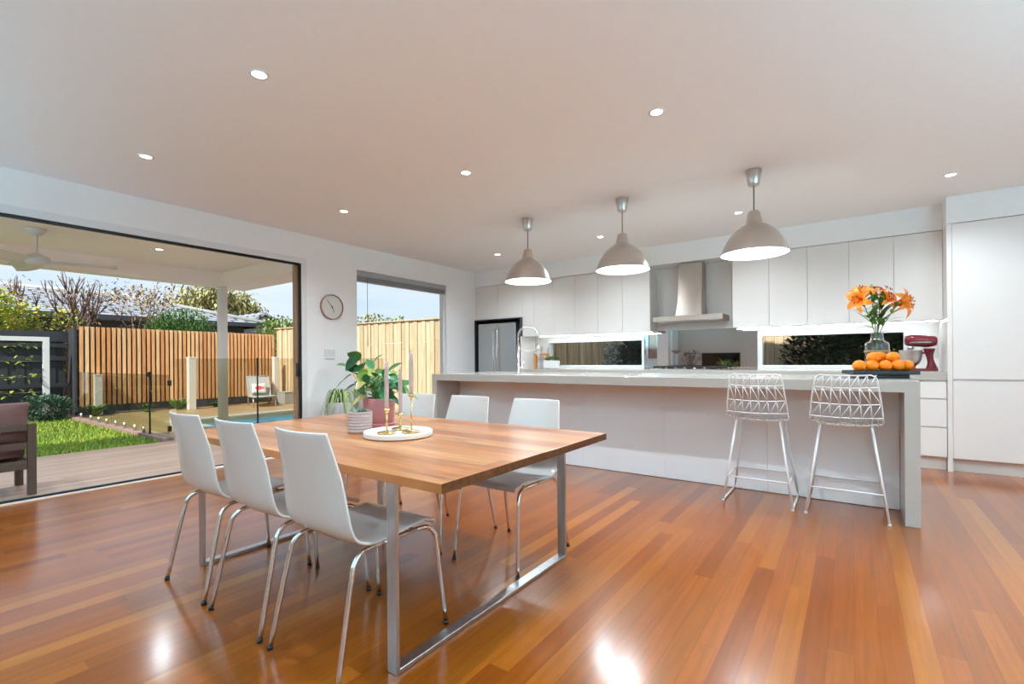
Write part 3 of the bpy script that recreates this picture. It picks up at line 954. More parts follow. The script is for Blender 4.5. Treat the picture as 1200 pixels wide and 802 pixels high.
# pink pot
t = thing('potted_plant', 'bushy variegated plant in a pink pot on the timber table', 'potted plant', (-2.415, 1.936, TZ))
mb = MB(); mb.lathe([(0, .0005), (.092, .0005), (.095, .004), (.097, .020), (.093, .022), (0, .022)], seg=40); mb.build('saucer', M['pink_pot'], t)
mb = MB(); mb.lathe([(0, .0225), (.086, .0225), (.092, .03), (.099, .172), (.097, .176), (.092, .174), (.091, .150), (0, .150)], seg=40); mb.build('pot', M['pink_pot'], t)
mb = MB(); mb.lathe([(.0905, .1505), (.05, .156), (0, .158)], seg=24); mb.build('soil', M['soil'], t)
rnd = random.Random(11); sp = []
for k in range(64):
    az = k * 2.4 + rnd.uniform(-.3, .3)
    h_ = rnd.uniform(.03, .17)
    if abs((az - 3.76 + PI) % (2 * PI) - PI) < .55 and h_ < .12: continue
    sp.append((az, rnd.uniform(.03, .115) * (1.15 - h_ * 1.6), h_, rnd.uniform(.08, .115), rnd.uniform(.046, .066), rnd.uniform(.25, .7)))
for az, s_, h_ in ((.2, .10, .10), (5.6, .12, .09), (2.9, .05, .20), (1.2, .04, .19), (.5, .13, .07)):
    sp.append((az, s_, h_, .12, .054, .35))
broadleaf('leaf', [M['leaf_mix'], M['leaf_deep'], M['leaf_mix']], t, sp, 5, .152)

# two tall pots by the wall
t = thing('potted_spider_plant', 'trailing striped spider plant in a plain grey floor pot by the wall', 'potted plant', (-5.12, 3.505, 0))
mb = MB(); mb.lathe([(0, .0005), (.115, .0005), (.125, .01), (.158, .62), (.155, .632), (.145, .63), (.14, .58), (0, .58)], seg=36); mb.build('pot', M['grey_pot'], t)
mb = MB(); mb.lathe([(.1395, .5805), (.05, .60), (0, .605)], seg=24); mb.build('soil', M['soil'], t)
mb = MB(); rnd = random.Random(21)
for k in range(64):
    az = rnd.uniform(0, 2 * PI); L_ = rnd.uniform(.24, .46); up = rnd.uniform(.1, .22)
    d = Vector((math.cos(az), math.sin(az), 0))
    path = []
    for q in range(9):
        f = q / 8
        path.append(Vector((0, 0, .60)) + d * (L_ * .62 * f) + Vector((0, 0, up * math.sin(min(1, f * 1.25) * PI * .62) * 1.1 - max(0, f - .45) * .48 * L_ / .3)))
    if max(p.x for p in path) > .5 or min((p + Vector((-5.12, 0, 0))).x for p in path) < -5.47:
        continue
    s = d.cross(Vector((0, 0, 1)))
    prev = None
    for q, p in enumerate(path):
        w = .0105 * (1 - (q / 8) ** 2) + .0006
        pr_ = [mb.bm.verts.new(p - s * w), mb.bm.verts.new(p + Vector((0, 0, -w * .5))), mb.bm.verts.new(p + s * w)]
        if prev:
            mb.face([prev[0], prev[1], pr_[1], pr_[0]], True); mb.face([prev[1], prev[2], pr_[2], pr_[1]], True)
        prev = pr_
mb.build('foliage', M['leaf_stripe'], t, recalc=False)

t = thing('potted_philodendron', 'broad-leaved plant in a marbled grey floor pot under the window', 'potted plant', (-5.10, 3.86, 0))
mb = MB(); mb.lathe([(0, .0005), (.105, .0005), (.112, .01), (.138, .765), (.135, .775), (.127, .773), (.122, .72), (0, .72)], seg=36); mb.build('pot', M['marble_pot'], t)
mb = MB(); mb.lathe([(.1215, .7205), (.05, .74), (0, .745)], seg=24); mb.build('soil', M['soil'], t)
sp = []
rnd = random.Random(8)
for k in range(13):
    az = -2.6 + k * .48 + rnd.uniform(-.15, .15)
    if math.cos(az) < -.35: continue
    sp.append((az, rnd.uniform(.03, .12), rnd.uniform(.08, .34), rnd.uniform(.17, .23), rnd.uniform(.13, .17), rnd.uniform(.35, .7)))
for az, sl, ri in ((-1.9, .16, .30), (-2.1, .05, .40), (-1.6, .20, .22), (-1.3, .08, .46), (-.8, .1, .36), (-1.75, .10, .24), (.9, .1, .38)):
    sp.append((az, sl, ri, .23, .16, .5))
broadleaf('leaf', [M['leaf_fresh'], M['leaf_deep'], M['leaf_fresh']], t, sp, 9, .74, .12)

# ------------------------------------------------------------------ wall clock and switch
t = thing('wall_clock', 'round pale wall clock with a thin copper rim', 'clock', (XL, 3.645, 1.835))
Rx = Matrix.Rotation(PI / 2, 4, 'Y')
mb = MB(); mb.lathe([(.152, .001), (.160, .001), (.160, .034), (.157, .038), (.153, .036), (.152, .030)], seg=64, M=Rx); mb.build('rim', M['copper'], t)
mb = MB(); mb.lathe([(0, .001), (.1515, .001), (.1515, .020), (0, .020)], seg=64, smooth=False, M=Rx); mb.build('face', M['clock_face'], t)
def hand(ang, L_, w):
    mb = MB(); c, s = math.cos(ang), math.sin(ang)
    a = Vector((.0245, 0, 0))
    d = Vector((0, c, s)); n_ = Vector((0, -s, c))
    pts = [a - d * .018 - n_ * w, a - d * .018 + n_ * w, a + d * L_ + n_ * w * .4, a + d * L_ - n_ * w * .4]
    vs = [mb.bm.verts.new(p) for p in pts] + [mb.bm.verts.new(p + Vector((.002, 0, 0))) for p in pts]
    for q in ((0, 1, 2, 3), (7, 6, 5, 4), (0, 4, 5, 1), (1, 5, 6, 2), (2, 6, 7, 3), (3, 7, 4, 0)): mb.face([vs[i] for i in q])
    mb.build('hand', M['grey_dark'], t)
hand(math.radians(130), .118, .004)
hand(math.radians(-68), .078, .005)
mb = MB(); mb.lathe([(0, .024), (.008, .024), (.008, .029), (0, .030)], seg=16, M=Rx); mb.build('hub', M['grey_dark'], t)
t = thing('light_switch', 'pale light switch plate on the wall between door and window', 'switch', (XL, 3.62, 1.245))
mb = MB(); mb.bbox(.0003, .008, -.075, .075, -.05, .05, .003); mb.build('plate', M['trim'], t)
for k in range(3):
    mb = MB(); mb.bbox(.0082, .013, -.05 + k * .05 - .013, -.05 + k * .05 + .013, -.016, .022, .002); mb.build('rocker', M['satin_white'], t)
t = thing('air_vent_plate', 'slim pale wall plate directly under the light switch', 'wall plate', (XL, 3.62, 1.165))
mb = MB(); mb.bbox(.0003, .007, -.075, .075, -.016, .016, .003); mb.build('plate', M['trim'], t)
for k in range(3):
    mb = MB(); mb.box(.0072, .009, -.06, .06, -.010 + k * .008, -.007 + k * .008); mb.build('rib', M['blind'], t)

# ------------------------------------------------------------------ wire bar stools (local: faces +Y, back at -Y)
def make_stool(label):
    t = thing('wire_bar_stool', label, 'bar stool', (0, 0, 0), 0, 'white wire bar stools at the island')
    # rows down the back then along the seat: (y, z, half width, sag of the middle)
    rows = [(-.285, 1.010, .172, .012), (-.270, .925, .184, .028), (-.248, .81, .200, .034), (-.222, .715, .210, .034)]
    NC = 7
    def node(r, c, n=NC):
        y, z, w, sg = r
        s = 2 * c / n - 1
        return Vector((s * w, y - sg * (1 - s * s) + .012 * s * s, z - .006 * (1 - s * s)))
    mb = MB()
    for i, r in enumerate(rows):
        pts = [node(r, c, 24) for c in range(25)]
        if i == 0:
            continue
        mb.tube(pts, .0042, 6)
    for i in range(3):
        A, B = rows[i], rows[i + 1]
        for c in range(NC + 1):
            if 0 < c < NC: mb.tube([node(A, c), node(B, c)], .0032, 5)
            if i == 1:
                if c < NC: mb.tube([node(A, c), node(B, c + 1)], .0032, 5)
            else:
                if c > 0: mb.tube([node(A, c), node(B, c - 1)], .0032, 5)
    mb.build('backrest', M['wire'], t)
    # outer rim: up one side, over the top with rounded corners, down the other, round the seat
    side = []
    L_ = [node(rows[3], 0), node(rows[2], 0), node(rows[1], 0), node(rows[0], 0) - Vector((0, -.002, .022))]
    R_ = [Vector((-p.x, p.y, p.z)) for p in reversed(L_)]
    top = [node(rows[0], c, 24) for c in range(2, 23)]
    loop_ = [Vector((-.205, -.14, .665)), Vector((-.212, -.195, .682))] + L_ + top + R_ + [Vector((.212, -.195, .682)), Vector((.205, -.14, .665))]
    seat_edge = [Vector((.195, .0, .652)), Vector((.188, .12, .650)), Vector((.150, .185, .645)), Vector((0, .20, .638)), Vector((-.150, .185, .645)), Vector((-.188, .12, .650)), Vector((-.195, .0, .652))]
    pts = [tuple(p) for p in loop_ + seat_edge]
    mb = MB(); mb.tube(spline(pts + [pts[0]], 150)[:-1], .0052, 7, closed=True); mb.build('rim', M['wire'], t)
    # seat wires
    srows = [(-.222, .715, .210, .034), (-.185, .672, .208, .030), (-.12, .655, .203, .016), (-.04, .648, .197, .006), (.04, .646, .193, 0), (.12, .646, .186, 0), (.188, .642, .15, 0)]
    def sn(r, c, n=14):
        y, z, w, sg = r
        s = 2 * c / n - 1
        return Vector((s * w, y - sg * (1 - s * s), z - .014 * (1 - s * s) * (1 if y > -.2 else .3)))
    mb = MB()
    for i, r in enumerate(srows):
        mb.tube([sn(r, c, 20) for c in range(21)], .0035, 5)
    for i in range(len(srows) - 1):
        A, B = srows[i], srows[i + 1]
        for c in range(15):
            if 0 < c < 14: mb.tube([sn(A, c), sn(B, c)], .0028, 4)
            if c < 14 and i > 0 and (c % 2 == 0): mb.tube([sn(A, c), sn(B, c + 1)], .0028, 4)
    mb.build('seat', M['wire'], t)
    F = {(-1, -1): (-.2385, -.232), (1, -1): (.2385, -.232), (-1, 1): (-.2385, .232), (1, 1): (.2385, .232)}
    T = {(-1, -1): (-.152, -.145, .640), (1, -1): (.152, -.145, .640), (-1, 1): (-.152, .115, .638), (1, 1): (.152, .115, .638)}
    for k in F:
        fx, fy = F[k]
        mb = MB(); mb.tube([(fx, fy, .009), T[k]], .0085, 9); lg = mb.build('leg', M['wire'], t)
        mb = MB(); mb.cyl((fx, fy, .0003), (fx, fy, .014), .0105, 10); mb.build('foot_cap', M['white_fabric'], lg)
    for s in (-1, 1):
        mb = MB(); mb.tube([F[(s, -1)] + (.013,), F[(s, 1)] + (.013,)], .0075, 8); mb.build('floor_runner', M['wire'], t)
        mb = MB(); mb.tube([T[(s, -1)], T[(s, 1)]], .007, 8); mb.build('seat_support', M['wire'], t)
    def onleg(k, z):
        fx, fy = F[k]; tx, ty, tz = T[k]
        f_ = (z - .009) / (tz - .009)
        return (fx + (tx - fx) * f_, fy + (ty - fy) * f_, z)
    mb = MB()
    A, B, C_, D = (onleg(k, .195) for k in ((-1, -1), (1, -1), (1, 1), (-1, 1)))
    for p, q in ((A, B), (B, C_), (C_, D), (D, A)): mb.tube([p, q], .006, 8)
    mb.build('footrest', M['wire'], t)
    return t
s1 = make_stool('white wire bar stool closer to the stone end panel of the island')
s1.location = (-.0415, 4.272, 0)
dup(s1, (-.601, 4.272, 0), 'white wire bar stool farther from the stone end panel of the island', 0)

# ------------------------------------------------------------------ pendants and downlights
def pendant(x, label, first=None):
    if first: return dup(first, (x, 4.41, H), label)
    t = thing('pendant_lamp', label, 'pendant lamp', (x, 4.41, H), 0, 'aluminium dome pendants over the island')
    mb = MB(); mb.lathe([(0, -.0005), (.060, -.0005), (.062, -.006), (.046, -.115), (.040, -.128), (0, -.130)], seg=32); mb.build('ceiling_rose', M['pendant'], t)
    mb = MB(); mb.cyl((0, 0, -.128), (0, 0, -.345), .0045, 8); mb.build('cord', M['grey_dark'], t)
    prof = [(0, -.340), (.030, -.340), (.040, -.346), (.047, -.36), (.062, -.435), (.064, -.441), (.064, -.446), (.072, -.449), (.085, -.456), (.116, -.476), (.152, -.507), (.185, -.545), (.215, -.594), (.238, -.642), (.252, -.68), (.259, -.700)]
    inner = [(.256, -.700), (.234, -.643), (.181, -.548), (.11, -.482), (.06, -.452), (0, -.45)]
    mb = MB(); mb.lathe(prof, seg=56); mb.mi = 1; mb.lathe([prof[-1]] + inner, seg=56)
    mb.build('lamp_shade', [M['pendant'], M['pendant_in']], t, recalc=False)
    mb = MB(); mb.sphere((0, 0, -.555), .052, 20, 14); mb.build('bulb', M['bulb'], t)
    mb = MB(); mb.cyl((0, 0, -.451), (0, 0, -.505), .02, 14); mb.build('lamp_holder', M['white_ceramic'], t)
    L = bpy.data.lights.new('pendant_glow', 'POINT'); L.energy = PEND_W; L.color = (.86, 1.0, 1.10); L.shadow_soft_size = .055
    lo = bpy.data.objects.new('pendant_glow', L); COL.objects.link(lo); lo.parent = t; lo.location = (0, 0, -.625)
    return t
TINT = (.86, 1.0, 1.10)
DOWN_C = TINT
PEND_W, DOWN_W, UP_W = 30.0, 17.0, 36.0
p0 = pendant(-.66, 'brushed aluminium dome pendant nearest the wire stools')
pendant(-1.82, 'brushed aluminium dome pendant in the middle of the row over the island', p0)
pendant(-2.93, 'brushed aluminium dome pendant over the tap end of the island', p0)

def downlight(x, y, z, label, group, first=None, power=None):
    if first:
        c = dup(first, (x, y, z), label, None, group)
        if power:
            for ch in c.children:
                if ch.type == 'LIGHT':
                    ch.data = ch.data.copy(); ch.data.energy = power * 4
        return c
    t = thing('downlight', label, 'downlight', (x, y, z), 0, group)
    mb = MB(); mb.lathe([(.036, -.0004), (.050, -.0004), (.049, -.004), (.040, -.006), (.036, -.003)], seg=32); mb.build('trim_ring', M['white_ceramic'], t)
    mb = MB(); mb.lathe([(0, -.0012), (.0355, -.0012), (.0355, -.0022), (0, -.0022)], seg=28); mb.build('lens', M['down_lens'], t)
    L = bpy.data.lights.new('downlight_beam', 'SPOT'); L.energy = DOWN_W * 4; L.color = DOWN_C; L.shadow_soft_size = .035
    L.spot_size = math.radians(150); L.spot_blend = 1.0
    lo = bpy.data.objects.new('downlight_beam', L); COL.objects.link(lo); lo.parent = t; lo.location = (0, 0, -.012)
    return t
G = 'recessed ceiling downlights'
dl = downlight(-2.622, 1.31, H, 'ceiling downlight above the near side of the table, the largest in view', G)
for x, y, lb in ((-4.355, 1.32, 'ceiling downlight closest to the sliding door'), (-1.0, 2.995, 'ceiling downlight between the table and the pendant nearest the stools'),
                 (-2.616, 3.01, 'ceiling downlight between the table and the tap end pendant'), (-4.31, 3.02, 'ceiling downlight closest to the tall window'),
                 (-4.27, 5.61, 'ceiling downlight in front of the fridge bay'), (-2.61, 5.61, 'ceiling downlight just left of the middle pendant shade'),
                 (-.985, 5.58, 'ceiling downlight just left of the pendant nearest the stools'), (.70, 5.54, 'ceiling downlight in front of the tall pantry')):
    downlight(x, y, H, lb, G, dl, 21 if y > 5 else (20 if y > 2.5 else None))
HID = 'added ceiling downlights, unseen, that brighten the room'
for x in (-4.33, -2.62, -1.0, .70, 2.3):  # unseen lamps added on the same grid to brighten the room
    for y in (-.4, -2.1, -3.8):
        downlight(x, y, H, 'added ceiling downlight of the living end, unseen, for more light', HID, dl, 9)
for x, y in ((-1.0, 1.3), (.70, 1.3), (2.3, 1.3), (.70, 3.0), (2.3, 3.0), (2.3, 5.5)):
    downlight(x, y, H, 'added ceiling downlight of the living end, unseen, for more light', HID, dl)

# unseen floor uplighters, added as bounce fill to brighten the ceiling
def uplighter(x, y, w_, label, first=None, tint=(.37, 1.0, 1.37)):
    if first:
        c = dup(first, (x, y, 0), label)
        for ch in c.children:
            if ch.type == 'LIGHT':
                ch.data = ch.data.copy(); ch.data.energy = w_; ch.data.color = tint
        return c
    t = thing('fill_uplighter', label, 'floor lamp', (x, y, 0), 0, 'added unseen uplighters that brighten the ceiling')
    mb = MB(); mb.lathe([(0, .0005), (.14, .0005), (.145, .008), (.13, .022), (.02, .03), (0, .03)], seg=36); mb.build('base', M['steel'], t)
    mb = MB(); mb.cyl((0, 0, .03), (0, 0, 1.30), .012, 12); mb.build('pole', M['steel'], t)
    mb = MB(); mb.lathe([(0, 1.29), (.03, 1.295), (.11, 1.33), (.18, 1.40), (.185, 1.41), (.178, 1.41), (.105, 1.345), (.03, 1.315), (0, 1.313)], seg=40); mb.build('bowl', M['steel'], t)
    L = bpy.data.lights.new('fill_glow', 'AREA'); L.shape = 'DISK'; L.size = .26; L.energy = w_; L.color = tint
    lo = bpy.data.objects.new('fill_glow', L); COL.objects.link(lo); lo.parent = t; lo.location = (0, 0, 1.40); lo.rotation_euler = (PI, 0, 0)
    return t
u0 = uplighter(2.6, .9, 112, 'added ceiling-fill uplighter, unseen, beside the right wall', None, (.42, 1.0, 1.32))
uplighter(2.9, 2.6, 33, 'added ceiling-fill uplighter past the pantry, unseen beyond the edge of the view', u0, (.58, .98, 1.18))
uplighter(-4.7, -2.1, 78, 'added ceiling-fill uplighter near the sliding door, behind the viewpoint', u0)
uplighter(.5, -1.8, 30, 'added ceiling-fill uplighter behind the viewpoint', u0)
uplighter(-1.5, -2.3, 46, 'added ceiling-fill uplighter in the middle of the living end', u0)
# ------------------------------------------------------------------ on the island: fruit tray, vase, lilies
t = thing('fruit_tray', 'black pedestal tray under the pile of oranges on the island', 'tray', (.165, 4.56, IZ))
mb = MB(); mb.bbox(-.155, .155, -.10, .10, .0005, .030, .003); mb.build('base', M['tray_black'], t)
mb = MB(); mb.bbox(-.205, .205, -.135, .135, .0305, .052, .004); mb.box(-.203, .203, -.133, -.126, .050, .060); mb.box(-.203, .203, .126, .133, .050, .060); mb.box(-.203, -.196, -.126, .126, .050, .060); mb.box(.196, .203, -.126, .126, .050, .060)
o = mb.build('top', M['tray_black'], t)
t.rotation_euler = (0, 0, .30)
ROT = Matrix.Rotation(.30, 3, 'Z')
def orange(x, y, z, r, label, first=None, rz=0):
    p = ROT @ Vector((x, y, 0)) + Vector((.165, 4.56, z))
    if first: 
        o = dup(first, p, label, rz); o.scale = (r / .045,) * 3
        return o
    t = thing('orange', label, 'orange', p, 0, 'oranges on the black tray')
    mb = MB(); mb.sphere((0, 0, 0), .045, 24, 16, (1, 1, .94)); mb.build('fruit', M['orange'], t)
    mb = MB(); mb.lathe([(0, .0415), (.004, .0422), (.005, .044), (.002, .0455), (0, .0455)], seg=8); mb.build('stem_end', M['stem'], t)
    return t
z1 = IZ + .052 + .0435
o0 = orange(-.150, -.075, z1, .043, 'orange at the left end of the front row on the black tray')
orange(-.070, -.078, z1, .043, 'second orange from the left in the front row on the black tray', o0, 1)
orange(.012, -.078, z1, .0435, 'orange in the middle of the front row on the black tray', o0, 2)
orange(.092, -.076, z1, .043, 'orange second from the right end of the front row on the black tray', o0, 3)
orange(.158, -.045, z1, .0435, 'orange at the right end of the front row, near the mixer', o0, 4)
orange(-.035, .012, z1, .043, 'orange in the back of the tray, mostly hidden behind the left half of the pile', o0, 5)
orange(.060, .014, z1, .043, 'orange in the back of the tray, mostly hidden behind the right half of the pile', o0, 6)
orange(-.125, .012, z1, .042, 'orange at the back left corner of the black tray', o0, 2.4)
z2 = z1 + .060
orange(-.046, -.034, z2, .045, 'orange on top of the pile, left of the three up there', o0, .6)
orange(.078, -.034, z2, .0455, 'orange on top of the pile, right of the three up there', o0, 2.6)
orange(.016, .018, z2 + .004, .042, 'orange on top of the pile, half hidden between two others', o0, 4.1)

VX, VY = .165, 4.86
t = thing('glass_vase', 'clear bottle-shaped glass vase with twine, holding the orange lilies', 'vase', (VX, VY, IZ))
pv = [(0, .0005), (.074, .0005), (.080, .008), (.081, .255), (.076, .275), (.052, .290), (.043, .302), (.041, .352), (.048, .364), (.045, .364), (.038, .352), (.039, .304), (.049, .293), (.073, .273), (.0775, .255), (.0765, .012), (0, .010)]
mb = MB(); mb.lathe(pv, seg=40); mb.build('glass', M['vase'], t)
mb = MB(); mb.tube([(.0835 * math.cos(a * PI / 16), .0835 * math.sin(a * PI / 16), .205 + .003 * math.sin(a)) for a in range(32)], .0035, 6, closed=True)
mb.tube([(.0835 * math.cos(a * PI / 16), .0835 * math.sin(a * PI / 16), .213 + .002 * math.sin(a * 1.7)) for a in range(32)], .003, 6, closed=True); mb.build('twine', M['twine'], t)

R2 = Vector((.813, .5823, 0)); F2 = Vector((-.5823, .813, 0))
def lily(label, dx, dz, df, face, size, leaves, seed, buds=0):
    """dx: sideways, df: away from the eye side, dz: height of the flower over the worktop"""
    rnd = random.Random(seed)
    t = thing('orange_lily', label, 'flower', (VX, VY, IZ), 0, 'orange lilies in the glass vase')
    head = R2 * dx + F2 * df + Vector((0, 0, dz))
    foot = R2 * (-dx * .22) + F2 * (-df * .2) + Vector((0, 0, .016))
    neck = R2 * dx * .10 + F2 * df * .1 + Vector((0, 0, .33))
    mid = neck.lerp(head, .55) + Vector((0, 0, .01))
    path = spline([tuple(foot), tuple(neck), tuple(mid), tuple(head)], 22)
    mb = MB(); mb.tube(path, .0034, 6); mb.build('stem', M['stem'], t)
    fd = Vector((0, 0, 0)) + R2 * face[0] + F2 * face[1] + Vector((0, 0, face[2])); fd.normalize()
    u = fd.orthogonal().normalized(); w = fd.cross(u)
    mb = MB()
    for k in range(6):
        a = k * PI / 3 + seed
        rad = u * math.cos(a) + w * math.sin(a)
        tan = fd.cross(rad)
        wd = size * (.46 if k % 2 else .36)
        rows = []
        nq = 8
        for q in range(nq + 1):
            s = q / nq
            p = head + fd * (size * (.62 * math.sin(min(1, s * 1.15) * PI * .5) - .40 * max(0, s - .55) ** 1.3 * 2)) + rad * (size * (.06 + .88 * s ** 1.35))
            hwid = wd * .5 * (math.sin(PI * min(.999, .12 + .88 * s)) ** .75) + .0008
            nrm = (fd * (1 - s) + rad * (-.2)).normalized()
            rows.append([mb.bm.verts.new(p - tan * hwid + fd * hwid * .22), mb.bm.verts.new(p), mb.bm.verts.new(p + tan * hwid + fd * hwid * .22)])
        for A, B in zip(rows, rows[1:]):
            mb.face([A[0], A[1], B[1], B[0]], True); mb.face([A[1], A[2], B[2], B[1]], True)
    fl = mb.build('petals', M['petal'], t, recalc=False)
    mb = MB()
    for k in range(6):
        a = k * PI / 3 + seed + .5
        rad = u * math.cos(a) + w * math.sin(a)
        tip = head + fd * size * .78 + rad * size * .22
        mb.mi = 0; mb.tube([head, head + fd * size * .45 + rad * size * .06, tip], .0011, 4)
        mb.mi = 1; mb.sphere(tip, .0042, 8, 6, (1, 1, 1.8))
    mb.mi = 0; mb.tube([head, head + fd * size * .88], .0016, 5)
    mb.build('stamens', [M['petal'], M['anther']], fl)
    if leaves:
        mb = MB()
        for k in range(leaves):
            f_ = .46 + .50 * (k + .3) / leaves
            p = Vector(path[min(21, int(f_ * 21))])
            a = rnd.uniform(0, 2 * PI)
            d = R2 * math.cos(a) + F2 * math.sin(a) + Vector((0, 0, rnd.uniform(.5, 1.3)))
            mb.leaf(p, d, (0, 0, 1), rnd.uniform(.11, .18), rnd.uniform(.028, .042), rnd.uniform(.1, .5), 6, .2)
        mb.build('foliage', M['leaf_fresh'] if seed % 2 else M['herb'], t, recalc=False)
    for k in range(buds):
        mb = MB()
        b0 = Vector(path[17 + k])
        d = (R2 * rnd.uniform(-.5, .5) + F2 * rnd.uniform(-.3, .3) + Vector((0, 0, 1))).normalized()
        tip = b0 + d * .16
        mb.tube([b0, b0 + d * .075], .002, 5)
        mb.tube([b0 + d * .07, b0 + d * .085, b0 + d * .115, b0 + d * .15, tip], lambda f: [.003, .0085, .0125, .0085, .002][min(4, int(round(f * 4)))], 10)
        mb.build('bud', M['bud'], t)
lily('orange lily drooping out lowest on the left of the bouquet', -.135, .625, -.02, (-.85, -.45, -.05), .12, 9, 1)
lily('orange lily pointing up at the top left of the bouquet', -.105, .655, .03, (-.45, -.35, .9), .115, 9, 2, 1)
lily('half-open orange lily pointing straight up near the top centre of the bouquet', -.045, .665, .0, (-.1, -.4, .95), .082, 9, 3, 1)
lily('orange lily at the upper right behind the large one', .065, .650, .04, (.45, -.35, .8), .115, 9, 4, 1)
lily('large wide-open orange lily facing out on the right of the bouquet', .12, .585, -.05, (.42, -.9, .12), .14, 8, 5)
lily('small orange lily low in the middle of the bouquet', .03, .605, -.03, (.15, -.85, .45), .10, 9, 6)
t = thing('foliage_sprig', 'bare green sprig with long leaves hanging over the rim of the vase', 'leaf stem', (VX, VY, IZ))
mb = MB()
for a, L_, dz in ((-1, .21, .05), (1, .10, .02), (-.6, .13, .10), (.75, .15, .10), (.3, .17, .12), (-.35, .17, .14)):
    p = R2 * (.012 * a) + Vector((0, 0, .34 + dz))
    mb.leaf(p, R2 * a + F2 * -.25 + Vector((0, 0, .38 if dz < .06 else .8)), (0, 0, 1), L_, .026, .35, 7, .15)
mb.build('foliage', M['leaf_fresh'], t, recalc=False)
mb = MB()
for a in (-1, 1, .3):
    mb.tube(spline([tuple(R2 * -.03 * a + Vector((0, 0, .018))), tuple(R2 * .004 * a + Vector((0, 0, .28))), tuple(R2 * .015 * a + Vector((0, 0, .45)))], 10), .003, 5)
mb.build('stem', M['stem'], t)

# ------------------------------------------------------------------ on the back worktop
t = thing('stand_mixer', 'dark red stand mixer with steel bowl on the back worktop', 'stand mixer', (.565, 6.57, WT), math.radians(6))
t.scale = (.88, .88, .97)
mb = MB()
mb.prism([(-.165, -.075), (-.13, -.10), (.12, -.10), (.17, -.07), (.18, 0), (.17, .07), (.12, .10), (-.13, .10), (-.165, .075)], .004, .030, 'z')
mb.build('base', M['mixer_red'], t)
mb = MB()
pth = [(.125, 0, .03), (.122, 0, .08), (.112, 0, .13), (.105, 0, .19), (.105, 0, .245)]
mb.tube(spline(pth, 14), lambda f: .058 - .026 * math.sin(PI * min(1, f * 1.05)) , 16); mb.build('pedestal', M['mixer_red'], t)
mb = MB()
hp = spline([(.175, 0, .325), (.165, 0, .325), (.09, 0, .325), (0, 0, .333), (-.07, 0, .337), (-.115, 0, .333), (-.125, 0, .333)], 24)
rr_ = [.012, .050, .066, .069, .066, .052, .010]
mb.tube(hp, lambda f: rr_[min(5, int(f * 6))] + (rr_[min(6, int(f * 6) + 1)] - rr_[min(5, int(f * 6))]) * (f * 6 - min(5, int(f * 6))), 20)
hd_ = mb.build('motor_head', M['mixer_red'], t)
mb = MB(); mb.tube([(.168, 0, .315)] + [(.018 + .142 * math.cos(a), .0705 * math.sin(a) ** (1 if False else 1), .312) for a in [PI * k / 16 for k in range(0, 33)]], .008, 6); mb.build('trim_band', M['chrome'], hd_)
mb = MB(); mb.lathe([(0, .23), (.028, .232), (.032, .272), (0, .274)], (-.07, 0, 0), 18); mb.build('planetary_hub', M['steel'], hd_)
mb = MB(); mb.lathe([(.02, .045), (.05, .045), (.052, .060), (.075, .075), (.098, .11), (.108, .16), (.110, .225), (.114, .229), (.107, .227), (.105, .16), (.09, .10), (.05, .07), (0, .066)], (-.07, 0, 0), 36); mb.build('bowl', M['steel'], t)
mb = MB(); mb.lathe([(0, .030), (.055, .030), (.05, .045), (0, .046)], (-.07, 0, 0), 24); mb.build('bowl_plate', M['chrome'], t)
mb = MB(); mb.tube([(-.07, 0, .23), (-.07, 0, .15), (-.05, .0, .11), (-.07, 0, .085), (-.09, 0, .11), (-.07, 0, .15)], .004, 6); mb.build('beater', M['steel'], t)
mb = MB(); mb.tube([(.115, -.050, .20), (.115, -.068, .20)], .010, 12); mb.sphere((.115, -.07, .20), .012, 12, 8); mb.build('speed_knob', M['black'], t)
mb = MB(); mb.tube([(.06, -.02, .20), (.03, -.03, .19)], .010, 8); mb.build('bowl_arm', M['mixer_red'], t)

t = thing('herb_planter', 'small white rectangular planter of green herbs on the back worktop', 'planter', (-3.955, 6.62, WT))
mb = MB(); mb.bbox(-.125, .125, -.055, .055, .012, .135, .006); mb.build('box', M['white_ceramic'], t)
for xx in (-.085, .085):
    for yy in (-.035, .035):
        mb = MB(); mb.lathe([(0, .0005), (.012, .0005), (.014, .012), (0, .0125)], (xx, yy, 0), 12); mb.build('foot', M['chrome'], t)
mb = MB(); rnd = random.Random(4)
for k in range(240):
    x, y = rnd.uniform(-.12, .12), rnd.uniform(-.05, .05)
    h_ = rnd.uniform(.0, .085) * (1 - abs(x) * 3.5) + .01
    a = rnd.uniform(0, 2 * PI)
    mb.leaf((x, y, .135 + h_ * .6), (math.cos(a), math.sin(a), rnd.uniform(.3, 1.4)), (0, 0, 1), rnd.uniform(.03, .05), .018, .3, 3, .3)
mb.build('foliage', M['herb'], t, recalc=False)
t = thing('cookbook_stand', 'orange-brown wooden stand like an upturned U, left of the herb planter', 'stand', (-4.21, 6.70, WT))
mb = MB(); mb.bbox(-.125, -.085, -.03, .03, .0005, .222, .003); mb.build('post', M['wood_orange'], t)
mb = MB(); mb.bbox(-.125, .155, -.03, .03, .2225, .255, .003); mb.build('top_bar', M['wood_orange'], t)
mb = MB(); mb.bbox(.115, .155, -.03, .03, .0005, .222, .003); mb.build('post', M['wood_orange'], t)
def bottle(x, y, r, h, label, m):
    t = thing('soap_bottle', label, 'bottle', (x, y, WT))
    mb = MB(); mb.lathe([(0, .0005), (r, .0005), (r, h * .55), (r * .35, h * .68), (r * .3, h * .74), (0, h * .74)], seg=24); mb.build('body', m, t)
    mb = MB(); mb.lathe([(0, h * .741), (.016, h * .741), (.016, h * .95), (.012, h), (0, h)], seg=16); mb.build('cap', M['steel'], t)
bottle(-4.245, 6.78, .036, .40, 'tall clear bottle with a steel cap behind the wooden stand', M['bottle'])
